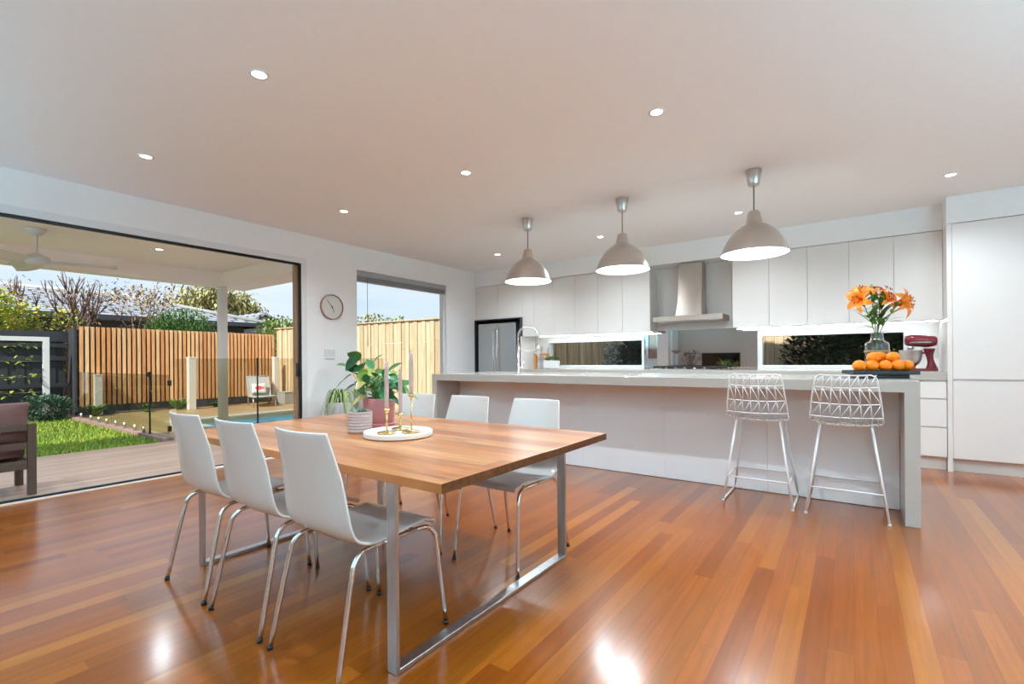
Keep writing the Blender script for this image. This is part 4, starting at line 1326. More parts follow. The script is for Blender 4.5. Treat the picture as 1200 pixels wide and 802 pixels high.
bottle(-4.13, 6.80, .030, .37, 'slim clear bottle with steel cap next to the window edge', M['bottle'])

# ------------------------------------------------------------------ living end, seen only in the mirror
t = thing('wall_television', 'black television on the far wall, seen in the mirror splashback', 'television', (-3.95, YR + .001, .98))
mb = MB(); mb.bbox(-.66, .66, .0, .045, -.38, .36, .006); mb.build('housing', M['black'], t)
mb = MB(); mb.box(-.64, .64, .0455, .047, -.36, .34); mb.build('screen', M['black_gloss'], t)
t = thing('media_cabinet', 'low white media cabinet under the television, seen in the mirror', 'cabinet', (-3.6, YR + .24, 0))
mb = MB(); mb.bbox(-1.5, 1.5, -.235, .20, .08, .50, .004); mb.build('carcass', M['satin_white'], t)
for k in range(3):
    mb = MB(); mb.bbox(-1.5 + k + .003, -.5 + k - .003, .2005, .22, .085, .495, .002); mb.build('door', M['satin_white'], t)
mb = MB(); mb.box(-1.45, 1.45, -.20, .17, .0005, .079); mb.build('kickboard', M['charcoal'], t)
def dried(x, label, m, n, h, name, cat, rad, seed):
    t = thing(name, label, cat, (x, YR + .27, .5005))
    mb = MB(); mb.lathe([(0, .0005), (.06, .0005), (.09, .10), (.05, .22), (.055, .24), (.04, .22), (0, .18)], seg=24); mb.build('vase', M['white_ceramic'], t)
    rnd = random.Random(seed); st, lf = MB(), MB()
    for k in range(n):
        a = rnd.uniform(0, 2 * PI); r_ = rnd.uniform(.1, rad); hh = rnd.uniform(.55, 1) * h
        p = Vector((r_ * math.cos(a), max(-.12, r_ * math.sin(a)), .2 + hh))
        st.tube([(0, 0, .19), tuple(p * .6 + Vector((0, 0, .08))), tuple(p)], .003, 4)
        for q in range(14):
            lf.leaf(p + Vector((rnd.uniform(-.06, .06), rnd.uniform(-.06, .06), rnd.uniform(-.1, .04))), (rnd.uniform(-1, 1), rnd.uniform(-.3, 1), rnd.uniform(-.3, 1)), (0, 0, 1), .05, .03, .2, 3)
    st.build('stem', M['bark'], t); lf.build('foliage', m, t, recalc=False)
dried(-4.95, 'spray of dried brown flowers in a white vase, seen in the mirror', M['dried'], 26, .75, 'dried_flower_vase', 'vase', .38, 1)
dried(-3.45, 'small white vase of yellow flowers in front of the television, seen in the mirror', M['yellow'], 7, .38, 'yellow_flower_vase', 'vase', .12, 2)
mb = MB(); mb.bbox(XL + .0005, XL + .03, -2.42, -1.66, 1.15, 1.98, .003)
tag(mb.build('wall_panel', M['brown_art']), 'plain brown panel on the wall, seen at the left edge of the mirror', 'wall panel')
# ------------------------------------------------------------------ outside: ground, deck, lawn, pool
def struct_box(name, boxes, m):
    mb = MB()
    for b_ in boxes: mb.box(*b_)
    return struct(name, mb, m)
struct_box('ground', [(-60, 30, -40, 60, -.40, -.30)], M['paving'])
struct_box('deck', [(-8.04, XL - .165, -5.2, 6.6, -.10, -.004)], M['deck'])
struct_box('lawn_base', [(-13.55, -8.045, -6, 2.615, -.10, -.015)], M['lawn'])
PX0, PX1, PY0, PY1 = -10.45, -8.75, 3.72, 6.75
struct_box('pool_paving', [(-14.0, -8.045, 2.765, PY0, -.10, -.004), (-14.0, PX0, PY0, PY1, -.10, -.004), (PX1, -8.045, PY0, PY1, -.10, -.004), (-14.0, -8.045, PY1, 7.9, -.10, -.004)], M['paving'])
struct_box('edge_strip', [(-13.4, -8.045, 2.62, 2.76, -.10, .035)], M['edge_strip'])
c = .24
struct_box('pool_coping', [(PX0 - c, PX1 + c, PY0 - c, PY0, -.0035, .02), (PX0 - c, PX1 + c, PY1, PY1 + c, -.0035, .02), (PX0 - c, PX0, PY0, PY1, -.0035, .02), (PX1, PX1 + c, PY0, PY1, -.0035, .02)], M['coping'])
mb = MB()
mb.box(PX0 - .02, PX0, PY0, PY1, -.29, -.11); mb.box(PX1, PX1 + .02, PY0, PY1, -.29, -.11)
struct('pool_wall', mb, M['pool_tile'])
mb = MB(); mb.box(PX0 + .001, PX1 - .001, PY0 + .001, PY1 - .001, -.29, -.075)
o = mb.build('pool_water', M['water']); o['kind'] = 'structure'
# grass blades
mb = MB(); rnd = random.Random(2)
for k in range(15000):
    x = -8.06 - 5.4 * rnd.random() ** 1.15; y = 2.6 - 3.9 * rnd.random()
    a = rnd.uniform(0, 2 * PI); h_ = rnd.uniform(.018, .042); w = .010
    dx, dy = math.cos(a) * w, math.sin(a) * w
    lx, ly = rnd.uniform(-.02, .02), rnd.uniform(-.02, .02)
    mb.face([mb.bm.verts.new((x - dx, y - dy, -.016)), mb.bm.verts.new((x + dx, y + dy, -.016)), mb.bm.verts.new((x + lx, y + ly, h_))])
tag(mb.build('lawn_grass', M['grass'], recalc=False), 'short bright green grass of the lawn beyond the deck', 'grass', kind='stuff')

# ------------------------------------------------------------------ the covered terrace
struct_box('terrace_ceiling', [(-8.30, XL - .165, -5.2, 3.56, 2.55, 2.60)], M['cream'])
struct_box('terrace_roof', [(-8.36, XL - .165, -5.3, 3.92, 2.602, 2.70)], M['roof_tile'])
struct_box('terrace_beam', [(-8.235, -8.115, -5.2, 3.56, 2.33, 2.549), (-8.114, XL - .165, 3.44, 3.56, 2.33, 2.549)], M['cream'])
struct_box('eave_soffit', [(-8.36, XL - .165, 3.565, 3.90, 2.33, 2.36), (-8.36, XL - .165, 3.87, 3.90, 2.361, 2.60), (-8.36, -8.24, -5.2, 3.56, 2.33, 2.36), (-8.36, -8.335, -5.2, 3.864, 2.361, 2.60)], M['cream'])
t = thing('terrace_post', 'square cream post holding up the terrace roof at the edge of the deck', 'post', (-8.175, 3.475, -.004))
mb = MB(); mb.bbox(-.055, .055, -.055, .055, .03, 2.331, .003); mb.build('shaft', M['cream_post'], t)
mb = MB(); mb.bbox(-.06, .06, -.06, .06, .0, .0295, .003); mb.build('foot_plate', M['steel'], t)
downlight(-7.05, 2.27, 2.55, 'terrace downlight between the ceiling fan and the corner post', 'terrace ceiling downlights', dl, 34)
for y in (-.2, -2.4):  # unseen terrace lamps added to brighten the deck
    downlight(-7.05, y, 2.55, 'added terrace downlight beside the ceiling fan, unseen', 'added unseen terrace downlights', dl, 34)
# ceiling fan
t = thing('ceiling_fan', 'white three-blade ceiling fan under the terrace ceiling', 'ceiling fan', (-6.98, 1.155, 2.55))
mb = MB(); mb.lathe([(0, -.0005), (.085, -.0005), (.08, -.02), (.045, -.065), (0, -.066)], seg=28); mb.build('mount', M['fan'], t)
mb = MB(); mb.cyl((0, 0, -.06), (0, 0, -.27), .0125, 10); mb.build('down_rod', M['fan'], t)
mb = MB(); mb.lathe([(0, -.255), (.03, -.258), (.06, -.275), (.105, -.30), (.115, -.335), (.09, -.37), (.04, -.385), (0, -.387)], seg=32); mb.build('motor', M['fan'], t)
for k in range(3):
    a = math.radians(66 + 120 * k)
    d = Vector((math.cos(a), math.sin(a), 0)); s = Vector((-math.sin(a), math.cos(a), 0))
    mb = MB()
    def bl(u, v):
        r_ = .07 + .60 * u
        w = .045 + .055 * math.sin(PI * min(1, u * .85 + .12)) - .03 * max(0, u - .85) / .15
        q = (v - .5) * 2
        return d * r_ + s * (w * q) + Vector((0, 0, -.335 + .028 * q - .01 * q * q))
    mb.grid(bl, 14, 6)
    b_ = mb.build('blade', M['fan'], t)
    so = b_.modifiers.new('thickness', 'SOLIDIFY'); so.thickness = .006

# ------------------------------------------------------------------ outdoor sofa
t = thing('outdoor_sofa', 'dark timber outdoor sofa on the deck seen from behind', 'sofa', (-6.06, 0, -.004))
xb, xf, ye = .27, -.27, .945
for (x, y, h_) in ((xb, ye, .615), (xf, ye, .60), (xb, -1.1, .615), (xf, -1.1, .60)):
    mb = MB(); mb.bbox(x - .03, x + .03, y - .055, y + .0, .0005, h_, .004); mb.build('leg', M['sofa_wood'], t)
for z0, z1, nm in ((.555, .613, 'back_rail'), (.40, .455, 'back_rail'), (.225, .30, 'seat_rail')):
    mb = MB(); mb.bbox(xb - .022, xb + .022, -1.10, ye - .056, z0, z1, .003); mb.build(nm, M['sofa_wood'], t)
mb = MB(); mb.bbox(xf - .022, xf + .022, -1.10, ye - .056, .225, .30, .003); mb.build('seat_rail', M['sofa_wood'], t)
for y in (ye - .045, -1.14):
    mb = MB(); mb.bbox(xf + .031, xb - .031, y - .0, y + .04, .555, .598, .003); mb.build('armrest', M['sofa_wood'], t)
    mb = MB(); mb.bbox(xf + .031, xb - .031, y - .0, y + .04, .225, .30, .003); mb.build('side_rail', M['sofa_wood'], t)
mb = MB()
for k in range(12): mb.box(xf + .023, xb - .023, -1.05 + k * .16, -.94 + k * .16, .275, .298)
mb.build('seat_slats', M['sofa_wood'], t)
def cushion(name, label, loc, sx, sy, sz, rot, group):
    mb = MB()
    t_ = bmesh.new(); bmesh.ops.create_cube(t_, size=1.0); bmesh.ops.subdivide_edges(t_, edges=list(t_.edges), cuts=7, use_grid_fill=True)
    for v in t_.verts:
        x, y, z = v.co * 2
        a_, b_, c_ = sorted((('x', sx), ('y', sy), ('z', sz)), key=lambda q: q[1])
        co = {'x': x, 'y': y, 'z': z}
        th = a_[0]
        m_ = max(abs(co[b_[0]]), abs(co[c_[0]]))
        co[th] *= 1.08 - .42 * m_ ** 5
        for o1, o2 in ((b_[0], c_[0]), (c_[0], b_[0])):
            co[o1] *= 1 - .035 * (1 - co[o2] ** 2) - .02 * abs(co[th])
        v.co = Vector((co['x'] * .5 * sx, co['y'] * .5 * sy, co['z'] * .5 * sz))
    mb.merge(t_, smooth=True)
    o = mb.build(name, M['sofa_cushion'])
    o.location = loc; o.rotation_euler = rot
    return tag(o, label, 'cushion', group)
GC = 'mauve brown cushions on the outdoor sofa'
cushion('seat_cushion', 'mauve seat cushion on the timber outdoor sofa', (-6.085, .385, .372), .46, 1.0, .15, (0, 0, 0), GC)
cushion('back_cushion', 'puffed mauve back cushion leaning on the sofa rails next to its corner leg', (-5.925, .475, .615), .19, .90, .345, (0, .05, 0), GC)

# ------------------------------------------------------------------ fences
t = thing('slat_fence', 'new timber fence of upright orange-brown slats on a dark plinth behind the pool', 'fence', (-13.5, 0, 0))
mb = MB()
n0, n1 = 31, 76
for k in range(n0, n1 + 1):
    yc = .0925 * (k + .5)
    mb.box(-.018, .018, yc - .029, yc + .029, .20, 1.925 - .0004 * (k - n0))
mb.build('slat_panel', M['slat'], t)
mb = MB()
for z in (.38, 1.06, 1.74): mb.box(-.060, -.0185, 2.85, 7.12, z - .035, z + .035)
mb.build('rails', M['dark_fence'], t)
mb = MB(); mb.box(-.10, -.062, 2.84, 7.12, .02, 1.86); mb.build('backing_boards', M['dark_fence'], t)
mb = MB(); mb.box(-.05, .03, 2.84, 7.12, -.003, .195); mb.build('plinth', M['dark_fence'], t)

t = thing('dark_paling_fence', 'charcoal painted paling fence behind the lawn', 'fence', (-14.0, 0, 0))
mb = MB()
for k in range(66):
    y = -5.2 + k * .12
    mb.box(-.014 - (.012 if k % 2 else 0), .0 - (.012 if k % 2 else 0), y + .002, y + .121, .0, 1.82)
mb.build('paling_boards', M['dark_fence'], t)
for z in (.66, 1.24, 1.52):
    mb = MB(); mb.box(.0005, .045, -5.2, 2.79, z - .045, z + .045); mb.build('rail', M['dark_fence'], t)
mb = MB(); mb.box(.0005, .03, -5.2, 2.79, 1.60, 1.82); mb.build('top_board', M['dark_fence'], t)
mb = MB(); mb.box(-.05, .50, 2.80, 2.84, -.003, 1.90); mb.build('end_post', M['dark_fence'], t)

ang = math.atan2(1.58, 15.15)
t = thing('pale_paling_fence', 'tall raw timber paling fence with a capping rail, outside the tall window', 'fence', (-13.42, 7.13, -.01), ang)
mb = MB()
Lf = 15.4
for k in range(int(Lf / .125)):
    a = k * .125
    off = 0 if k % 2 else .018
    mb.box(a + .0 - (.006 if k % 2 else 0), a + .122 + (.006 if k % 2 else 0), off, off + .016, .0, 2.075)
mb.build('paling_boards', M['paling'], t)
mb = MB(); mb.box(-.02, Lf, -.03, .075, 2.0752, 2.105); mb.build('capping', M['paling'], t)
mb = MB(); mb.box(0, Lf, .036, .08, .4, .48); mb.box(0, Lf, .036, .08, 1.6, 1.68); mb.build('rails', M['paling'], t)

# espalier frame with a climber
t = thing('espalier_frame', 'white square frame with wires in front of the charcoal fence', 'plant frame', (-13.62, 0, -.01))
for y in (-1.2, 2.38):
    mb = MB(); mb.bbox(-.045, .045, y - .05, y + .05, .001, 1.60, .003); mb.build('post', M['white_frame'], t)
mb = MB(); mb.bbox(-.045, .045, -1.25, 2.43, 1.6005, 1.69, .003); mb.build('top_beam', M['white_frame'], t)
for z in (.55, .87, 1.19):
    mb = MB(); mb.tube([(0, -1.15, z), (0, 2.33, z)], .004, 5); mb.build('wire', M['steel'], t)
t = thing('climbing_vine', 'young yellow-green climber growing along the wires of the white frame', 'vine', (-13.60, 1.2, -.01))
st, lf = MB(), MB(); rnd = random.Random(31)
st.tube([(0, .15, 0), (0.01, .12, .5), (-.01, .16, 1.0), (0, .14, 1.62)], .014, 6, r2=.006)
for z in (.55, .87, 1.19, 1.5):
    for s in (-1, 1):
        Lb = rnd.uniform(.65, .95)
        st.tube([(0, .14, z - .06), (0, .14 + s * Lb * .4, z + .02), (.01, .14 + s * Lb, z + .015)], .006, 5, r2=.003)
        for k in range(30):
            y = .14 + s * rnd.uniform(.0, Lb + .04)
            lf.leaf((rnd.uniform(-.03, .06), y, z + rnd.uniform(-.07, .08)), (rnd.uniform(-.4, 1), rnd.uniform(-1, 1), rnd.uniform(-.4, .7)), (0, 0, 1), rnd.uniform(.07, .12), .06, .3, 3)
st.build('stem', M['bark'], t); lf.build('foliage', M['vine_leaf'], t, recalc=False)

# ------------------------------------------------------------------ pool glass
t = thing('pool_glass_fence', 'frameless glass pool fence standing along the concrete edge of the lawn', 'glass fence', (0, 2.69, .034))
xs_ = [-12.75, -11.59, -10.64, -9.70, -8.80]
for a, b_ in zip(xs_, xs_[1:]):
    mb = MB(); mb.box(a + .012, b_ - .012, -.006, .006, .03, .92); p = mb.build('glass_panel', M['glass_pool'], t)
    for xx in (a + .25, b_ - .25):
        mb = MB(); mb.cyl((xx, 0, .0005), (xx, 0, .10), .022, 12); mb.build('spigot', M['steel'], p)
mb = MB(); mb.cyl((-8.785, 0, .0005), (-8.785, 0, .96), .013, 10); mb.bbox(-8.86, -8.74, -.02, .02, .88, .95, .004); mb.build('gate_latch', M['black'], t)
mb = MB(); mb.box(-8.765, -8.02, -.006, .006, .06, .92); g_ = mb.build('gate_panel', M['glass_pool'], t)
for z in (.14, .80):
    mb = MB(); mb.bbox(-8.035, -7.99, -.02, .02, z - .04, z + .04, .003); mb.build('hinge', M['black'], g_)
t = thing('pool_side_glass', 'clear glass fence panels between the deck and the pool', 'glass fence', (-7.955, 0, -.003))
for a, b_ in ((2.76, 3.895), (3.925, 5.4), (5.43, 6.5)):
    mb = MB(); mb.box(-.006, .006, a, b_, .03, 1.19); p = mb.build('glass_panel', M['glass_pool'], t)
    for yy in (a + .25, b_ - .25):
        mb = MB(); mb.cyl((0, yy, .0005), (0, yy, .10), .022, 12); mb.build('spigot', M['steel'], p)
mb = MB(); mb.cyl((0, 3.91, .0005), (0, 3.91, 1.2), .012, 10); mb.build('joint_post', M['black'], t)
def refl_post(x, y, h_, w, label):  # solid posts standing in for white reflections in the glass fence
    t = thing('reflection_post', label, 'post', (x, y, -.003), 0, 'white posts imitating reflections in the pool glass')
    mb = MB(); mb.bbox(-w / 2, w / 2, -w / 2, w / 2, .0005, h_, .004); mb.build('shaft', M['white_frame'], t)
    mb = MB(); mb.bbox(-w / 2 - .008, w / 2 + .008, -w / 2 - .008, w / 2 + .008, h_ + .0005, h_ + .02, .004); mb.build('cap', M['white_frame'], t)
refl_post(-13.38, 3.16, .87, .13, 'white bar standing in for a reflection in the pool glass, nearest the lawn')
refl_post(-12.95, 4.80, 1.24, .15, 'white bar standing in for a reflection in the pool glass, beside the terrace post')
refl_post(-13.0, 6.88, 1.25, .13, 'white bar standing in for a reflection in the pool glass, behind the grey lounger')

# ------------------------------------------------------------------ lounger, cushion, planter
t = thing('pool_lounger', 'grey sun lounger with raised back on the paving behind the pool', 'sun lounger', (-12.45, 6.22, -.003), math.radians(-18))
mb = MB()
mb.tube([(.50, -.26, .26), (.50, .26, .26)], .018, 8); mb.tube([(.50, -.26, .26), (-.25, -.26, .24), (-.62, -.26, .74)], .018, 8); mb.tube([(.50, .26, .26), (-.25, .26, .24), (-.62, .26, .74)], .018, 8); mb.tube([(-.62, -.26, .74), (-.62, .26, .74)], .018, 8)
mb.build('frame', M['lounger_grey'], t)
mb = MB(); mb.grid(lambda u, v: Vector((.50 - .75 * u, -.25 + .5 * v, .262 - .02 * u)), 4, 4); mb.build('seat', M['lounger_grey'], t)
mb = MB(); mb.grid(lambda u, v: Vector((-.25 - .37 * u, -.25 + .5 * v, .242 + .50 * u)), 4, 4); mb.build('backrest', M['lounger_grey'], t)
for x, y in ((.42, -.25), (.42, .25), (-.40, -.25), (-.40, .25)):
    mb = MB(); mb.tube([(x, y, .25 if x > 0 else .40), (x + (.05 if x > 0 else -.05), y, .0005)], .016, 8); mb.build('leg', M['steel'], t)
o = cushion('scatter_cushion', 'white cushion with a pink fish-like print on the grey lounger', (-12.72, 6.29, .43), .10, .34, .26, (0, -.35, math.radians(-18)), None)
o.data.materials[0] = M['white_fabric']
mb = MB()
for k in range(20):
    pass
poly = [(.085 * math.cos(a * PI / 10) - .01, .055 * math.sin(a * PI / 10)) for a in range(20)]
mb.prism(poly, .0545, .058, 'x')
mb.prism([(.06, 0), (.11, .04), (.11, -.04)], .0545, .058, 'x')
pr_ = mb.build('print', M['hot_pink'], o); pr_['label'] = 'pink print'
t = thing('garden_planter', 'grey rectangular planter box at the fence corner behind the pool', 'planter', (-12.55, 6.92, -.003))
mb = MB(); mb.bbox(-.20, .20, -.14, .14, .0005, .30, .01); mb.build('box', M['planter_grey'], t)
mb = MB(); mb.bbox(-.21, .21, -.15, .15, .3005, .32, .004); mb.build('rim', M['planter_grey'], t)

# ------------------------------------------------------------------ planting
def clump(name, label, cat, loc, radii, n, size, m, seed, group=None, stems=None, droop=.3, asp=.45, up=.4, shell=.55):
    t = thing(name, label, cat, loc, 0, group)
    rnd = random.Random(seed); lf = MB()
    for k in range(n):
        while True:
            p = Vector((rnd.uniform(-1, 1), rnd.uniform(-1, 1), rnd.uniform(-1, 1)))
            if shell < p.length <= 1: break
        q = Vector((p.x * radii[0], p.y * radii[1], radii[2] + p.z * radii[2]))
        q += Vector((rnd.gauss(0, .06), rnd.gauss(0, .06), rnd.gauss(0, .06))) * min(radii)
        d = p.normalized() + Vector((rnd.uniform(-.8, .8), rnd.uniform(-.8, .8), rnd.uniform(-.4, .6) + up))
        s = size * rnd.uniform(.7, 1.3)
        if q.z < .02: q.z = .02
        lf.leaf(q, d, (0, 0, 1), s, s * asp, droop, 2, .1)
    lf.build('foliage', m, t, recalc=False)
    if stems:
        st = MB()
        for k in range(stems):
            a = rnd.uniform(0, 2 * PI); r_ = rnd.uniform(0, .6)
            st.tube([(r_ * .3 * math.cos(a) * radii[0], r_ * .3 * math.sin(a) * radii[1], 0), (r_ * math.cos(a) * radii[0], r_ * math.sin(a) * radii[1], radii[2] * 1.2)], .012, 5, r2=.005)
        st.build('stem', M['bark'], t)
    return t
clump('round_shrub', 'low blue-green shrub at the corner of the lawn by the white frame', 'shrub', (-13.15, 2.30, -.02), (.36, .42, .25), 2600, .07, M['shrub'], 41, stems=5, shell=.5)
def strappy(x, y, h_, label, seed):
    t = thing('strappy_plant', label, 'plant', (x, y, -.01), 0, 'green plants along the foot of the slat fence')
    rnd = random.Random(seed); mb = MB()
    for k in range(60):
        a = rnd.uniform(0, 2 * PI)
        mb.leaf((rnd.uniform(-.05, .05), rnd.uniform(-.05, .05), 0), (math.cos(a) * .6, math.sin(a) * .6, 1), (0, 0, 1), h_ * rnd.uniform(.7, 1.2), .035, .35, 4, .2)
    mb.build('foliage', M['leaf_fresh'] if seed % 2 else M['herb'], t, recalc=False)
strappy(-13.15, 3.05, .46, 'strappy green plant at the fence foot by the reflection stand-in nearest the lawn', 1)
strappy(-13.2, 3.98, .34, 'low green plant at the fence foot behind the pool gate latch', 2)
strappy(-13.2, 4.62, .50, 'green plant at the fence foot left of the terrace post', 3)
strappy(-13.2, 5.45, .22, 'small green plant at the fence foot right of the terrace post', 4)

def branch_tree(name, label, loc, h, seed, bark, leaf=None, nleaf=0, spread=.5, lsize=.12, levels=4, r0=.09, lean=(0, 0), upb=.25, trunks=1):
    t = thing(name, label, 'tree', loc, 0, 'trees beyond the fences')
    rnd = random.Random(seed); mb = MB(); tips = []
    def grow(p, d, L_, r_, lv):
        q = p + d * L_
        m_ = p.lerp(q, .5) + Vector((rnd.uniform(-1, 1), rnd.uniform(-1, 1), 0)) * L_ * .06
        mb.tube([p, m_, q], r_, 5 if lv < levels - 1 else 4, r2=r_ * .62)
        if lv >= 2: tips.append(q); tips.append(m_)
        if lv == levels: return
        for k in range(rnd.choice((2, 3, 3))):
            nd = (d + Vector((rnd.uniform(-1, 1), rnd.uniform(-1, 1), rnd.uniform(-.3, .6) + upb)) * spread).normalized()
            grow(q, nd, L_ * rnd.uniform(.62, .85), r_ * .6, lv + 1)
    for k in range(trunks):
        a = 2 * PI * k / max(1, trunks)
        d0 = Vector((lean[0] + (.28 * math.cos(a) if trunks > 1 else 0), lean[1] + (.28 * math.sin(a) if trunks > 1 else 0), 1)).normalized()
        grow(Vector((0, 0, 0)), d0, h * .34, r0, 0)
    mb.build('trunk', bark, t)
    if leaf:
        lf = MB()
        for k in range(nleaf):
            p = rnd.choice(tips) + Vector((rnd.gauss(0, .15), rnd.gauss(0, .15), rnd.gauss(0, .12)))
            lf.leaf(p, (rnd.uniform(-1, 1), rnd.uniform(-1, 1), rnd.uniform(-.8, .4)), (0, 0, 1), lsize * rnd.uniform(.7, 1.3), lsize * .55, .3, 2, .1)
        lf.build('foliage', leaf, t, recalc=False)
    return t
clump('garden_bush', 'yellow-green and orange autumn bush above the charcoal fence', 'bush', (-15.3, 1.7, .8), (.8, 1.0, .98), 3600, .13, M['autumn_leaf'], 51, None, 8, shell=.35, asp=.6)
clump('garden_bush', 'sparse orange-tinged twigs of a bush rising at the dark fence post', 'bush', (-15.6, 3.0, 1.0), (.5, .6, .75), 520, .11, M['autumn_leaf'], 53, None, 9, shell=.2, asp=.6)
branch_tree('bare_tree', 'bare reddish branching tree rising above the end of the slat fence', (-16.2, 3.15, -.3), 3.5, 61, M['bark'], M['rust_leaf'], 260, .46, .09, 4, .075, trunks=3, upb=.45)
branch_tree('autumn_tree', 'sparse tree with rusty leaves spreading in front of the grey roof', (-17.3, 4.3, -.3), 3.9, 69, M['bark'], M['rust_leaf'], 700, .6, .10, 4, .04, lean=(0, .5), trunks=1)
clump('bamboo_hedge', 'feathery mid green bamboo hedge rising above the slat fence', 'bush', (-15.2, 5.42, .6), (.55, 1.02, 1.0), 6000, .17, M['bamboo_leaf'], 71, None, 14, asp=.16, up=.9, shell=.25)
def crown_tree(name, label, loc, trunk_h, blobs, n, size, m, bark, seed, asp=.4, droop=.5):
    t = thing(name, label, 'tree', loc, 0, 'trees beyond the fences')
    rnd = random.Random(seed); lf, st = MB(), MB()
    for (c, r_) in blobs:
        c = Vector(c)
        st.tube([(0, 0, trunk_h * .5), tuple(c * .5 + Vector((0, 0, trunk_h * .4))), tuple(c)], .10, 5, r2=.03)
        for k in range(n):
            p = Vector((rnd.gauss(0, .5), rnd.gauss(0, .5), rnd.gauss(0, .45))) * r_
            lf.leaf(c + p, (rnd.uniform(-1, 1), rnd.uniform(-1, 1), rnd.uniform(-1, .3)), (0, 0, 1), size * rnd.uniform(.7, 1.3), size * asp, droop, 2, .1)
    st.tube([(0, 0, 0), (.1, 0, trunk_h * .5), (0, .1, trunk_h)], .2, 7, r2=.1)
    st.build('trunk', bark, t); lf.build('foliage', m, t, recalc=False)
crown_tree('gum_tree', 'olive-gold gum tree far behind the grey roof', (-30, 12.4, -.3), 3.8, [((0, -1.2, 4.9), 1.0), ((.3, -.4, 5.4), .95), ((0, .5, 5.2), 1.0), ((.2, 1.3, 4.9), .8), ((0, 1.9, 4.5), .6), ((.4, -1.5, 4.3), .7), ((-.3, 0, 4.5), .8)], 520, .30, M['gum_leaf'], M['pale_bark'], 81)
clump('garden_bush', 'round pale green bush above the fence corner, right of the grey roof', 'bush', (-18.0, 9.75, .6), (.9, 1.0, 1.12), 3200, .16, M['bush_leaf'], 83, None, 6, shell=.4, asp=.5)
clump('garden_bush', 'olive bush topping the raw timber fence at the left of the tall window', 'bush', (-16.6, 12.9, .4), (.9, .9, 1.36), 1600, .18, M['gum_leaf'], 85, None, 6, asp=.5)
clump('garden_bush', 'pale green bush just over the raw timber fence in the middle of the tall window', 'bush', (-15.1, 12.9, .4), (.9, .8, 1.25), 1600, .18, M['bush_leaf'], 86, None, 6, asp=.5)
clump('garden_hedge', 'dark green hedge outside the window strip behind the mixer and fruit', 'hedge', (.20, 7.72, -.01), (1.05, .34, .95), 15000, .10, M['hedge_leaf'], 91, None, 12, shell=.15, asp=.6)
clump('garden_hedge', 'dark green hedge outside the window strip next to the mirror', 'hedge', (-2.70, 7.62, -.01), (.52, .30, .86), 9000, .10, M['hedge_leaf'], 92, None, 8, shell=.15, asp=.6)
clump('garden_shrub', 'pale variegated shrub outside the window strip left of the dark hedge', 'shrub', (-3.30, 7.66, -.01), (.26, .25, .72), 3200, .07, M['pale_leaf'], 93, None, 5, shell=.15, asp=.6)

# ------------------------------------------------------------------ neighbour's house
t = thing('neighbour_house', 'house with a grey tiled hip roof beyond the slat fence', 'house', (-19.0, 0, -.3))
ey, rx, rz, ry = 9.6, -3.6, 4.0, 5.9
mb = MB()
v = [mb.bm.verts.new(p) for p in ((0, -12, 2.95), (0, ey, 2.95), (rx, ry, rz), (rx, -12, rz), (2 * rx, ey, 2.95), (2 * rx, -12, 2.95))]
for q in ((0, 1, 2, 3), (1, 4, 2), (4, 5, 3, 2), (0, 3, 5)): mb.face([v[i] for i in q])
mb.build('roof', M['roof_tile'], t)
mb = MB(); mb.box(-.02, .04, -12, ey, 2.80, 2.949); mb.box(2 * rx, .0, ey, ey + .04, 2.80, 2.949); mb.build('gutter', M['house_wall'], t)
mb = MB(); mb.box(2 * rx + .4, -.55, -11.6, ey - .5, .3, 2.80); mb.build('wall', M['house_wall'], t)
mb = MB(); mb.tube([(rx, -12, rz + .02), (rx, ry, rz + .02), (.02, ey, 2.98)], .09, 8); mb.tube([(rx, ry, rz + .02), (2 * rx, ey, 2.98)], .09, 8); mb.build('ridge_caps', M['coping'], t)
mb = MB(); mb.box(-.549, -.50, 7.4, 8.7, 1.4, 2.6); wn = mb.build('window', M['blind'], t)
mb = MB(); mb.box(-.499, -.49, 7.48, 8.62, 1.48, 2.52); mb.build('pane', M['black_gloss'], wn)
t = thing('brick_garage', 'small grey brick gable end between the grey roof and the round bush', 'building', (-21.5, 10.9, -.3))
mb = MB(); mb.prism([(-.9, .3), (-.9, 2.9), (0, 3.5), (.9, 2.9), (.9, .3)], -3, 0, 'x'); mb.build('wall', M['house_brick'], t)
mb = MB(); mb.prism([(-1.05, 2.86), (0, 3.56), (1.05, 2.86), (1.05, 2.96), (0, 3.68), (-1.05, 2.96)], -3.1, .12, 'x'); mb.build('roof', M['roof_tile'], t)
crown_tree('autumn_tree', 'tree with an orange-leaved crown tip at the far left under the terrace beam', (-22.0, 1.1, -.3), 3.6, [((0, .55, 4.15), .36), ((.1, .1, 4.05), .40)], 260, .16, M['orange_leaf'], M['bark'], 95, asp=.55)
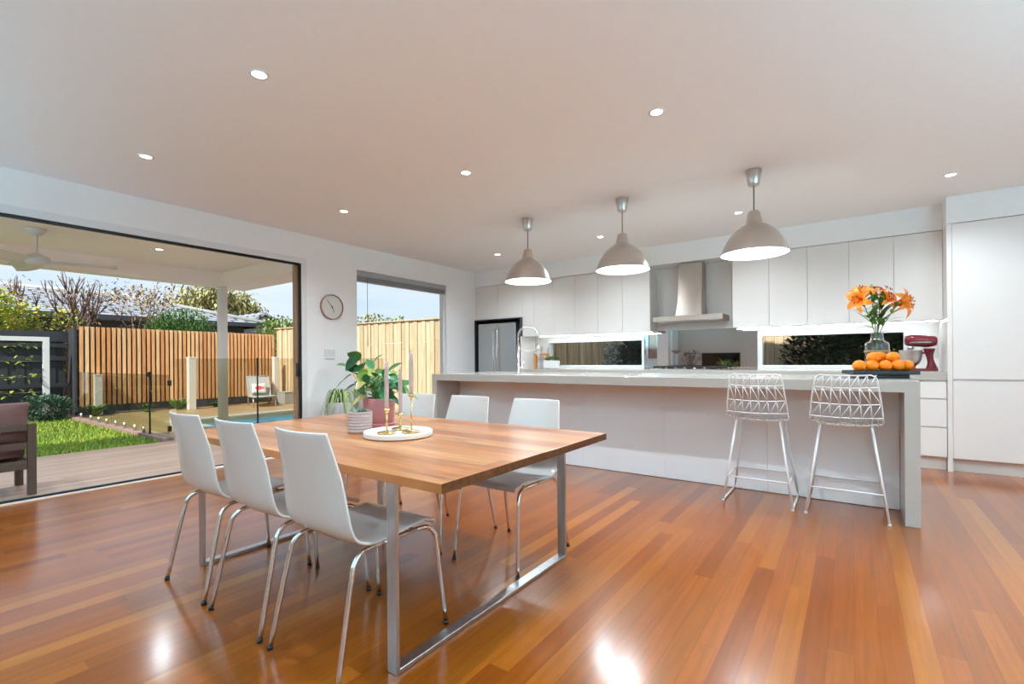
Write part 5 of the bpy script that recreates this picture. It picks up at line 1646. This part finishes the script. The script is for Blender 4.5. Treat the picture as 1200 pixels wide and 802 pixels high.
# ------------------------------------------------------------------ light, sky, camera
w = bpy.data.worlds.new('sky'); scene.world = w; w.use_nodes = True
nt = w.node_tree; nt.nodes.clear()
out = N(nt, 'ShaderNodeOutputWorld'); bg = N(nt, 'ShaderNodeBackground')
tc = N(nt, 'ShaderNodeTexCoord'); sp = N(nt, 'ShaderNodeSeparateXYZ')
nt.links.new(tc.outputs['Generated'], sp.inputs[0])
sky = ramp(nt, sp.outputs[2], [(0.0, (.80, .87, .93)), (.12, (.62, .77, .92)), (.35, (.42, .64, .90)), (1.0, (.25, .48, .82))])
mp = N(nt, 'ShaderNodeMapping'); mp.inputs['Scale'].default_value = (1.5, 1.5, 9)
nt.links.new(tc.outputs['Generated'], mp.inputs[0])
nz = N(nt, 'ShaderNodeTexNoise'); nz.inputs['Scale'].default_value = 2.2; nz.inputs['Detail'].default_value = 6
nt.links.new(mp.outputs[0], nz.inputs['Vector'])
cl = ramp(nt, nz.outputs['Fac'], [(.42, (0, 0, 0)), (.72, (.7, .7, .7))])
nt.links.new(mixc(nt, cl, sky, (.90, .92, .94)), bg.inputs[0])
bg.inputs[1].default_value = .86
nt.links.new(bg.outputs[0], out.inputs[0])
S = bpy.data.lights.new('sun', 'SUN'); S.energy = 5.2; S.angle = math.radians(1.2); S.color = (1, .95, .86)
so = bpy.data.objects.new('sun', S); COL.objects.link(so)
so.rotation_euler = Vector((.19, -.67, .70)).to_track_quat('Z', 'Y').to_euler()

cam = bpy.data.cameras.new('camera'); co = bpy.data.objects.new('camera', cam); COL.objects.link(co)
yaw, roll = .6216, -.0076
fw = Vector((-math.sin(yaw), math.cos(yaw), 0)); rt = Vector((math.cos(yaw), math.sin(yaw), 0)); up = Vector((0, 0, 1))
Rv = rt * math.cos(roll) + up * math.sin(roll); Uv = -rt * math.sin(roll) + up * math.cos(roll)
Mx = Matrix((( Rv.x, Uv.x, -fw.x, 0), (Rv.y, Uv.y, -fw.y, 0), (Rv.z, Uv.z, -fw.z, 1.1294), (0, 0, 0, 1)))
co.matrix_world = Mx
cam.sensor_width = 36; cam.lens = 556.4165 / 1200 * 36
cam.shift_y = (422.1556 - 401) / 1200
cam.clip_start = .05; cam.clip_end = 300
scene.camera = co
vs = scene.view_settings
vs.view_transform = 'Standard'; vs.look = 'None'; vs.gamma = 1; vs.exposure = 0.40
try: vs.use_curve_mapping = False
except Exception: pass
cy = scene.cycles
cy.use_denoising = True
try: cy.denoiser = 'OPENIMAGEDENOISE'
except Exception: pass
cy.max_bounces = 10; cy.diffuse_bounces = 6; cy.glossy_bounces = 5; cy.transparent_max_bounces = 16; cy.transmission_bounces = 6
cy.caustics_reflective = False; cy.caustics_refractive = False
cy.sample_clamp_indirect = 6
cy.use_light_tree = True
bpy.context.view_layer.update()
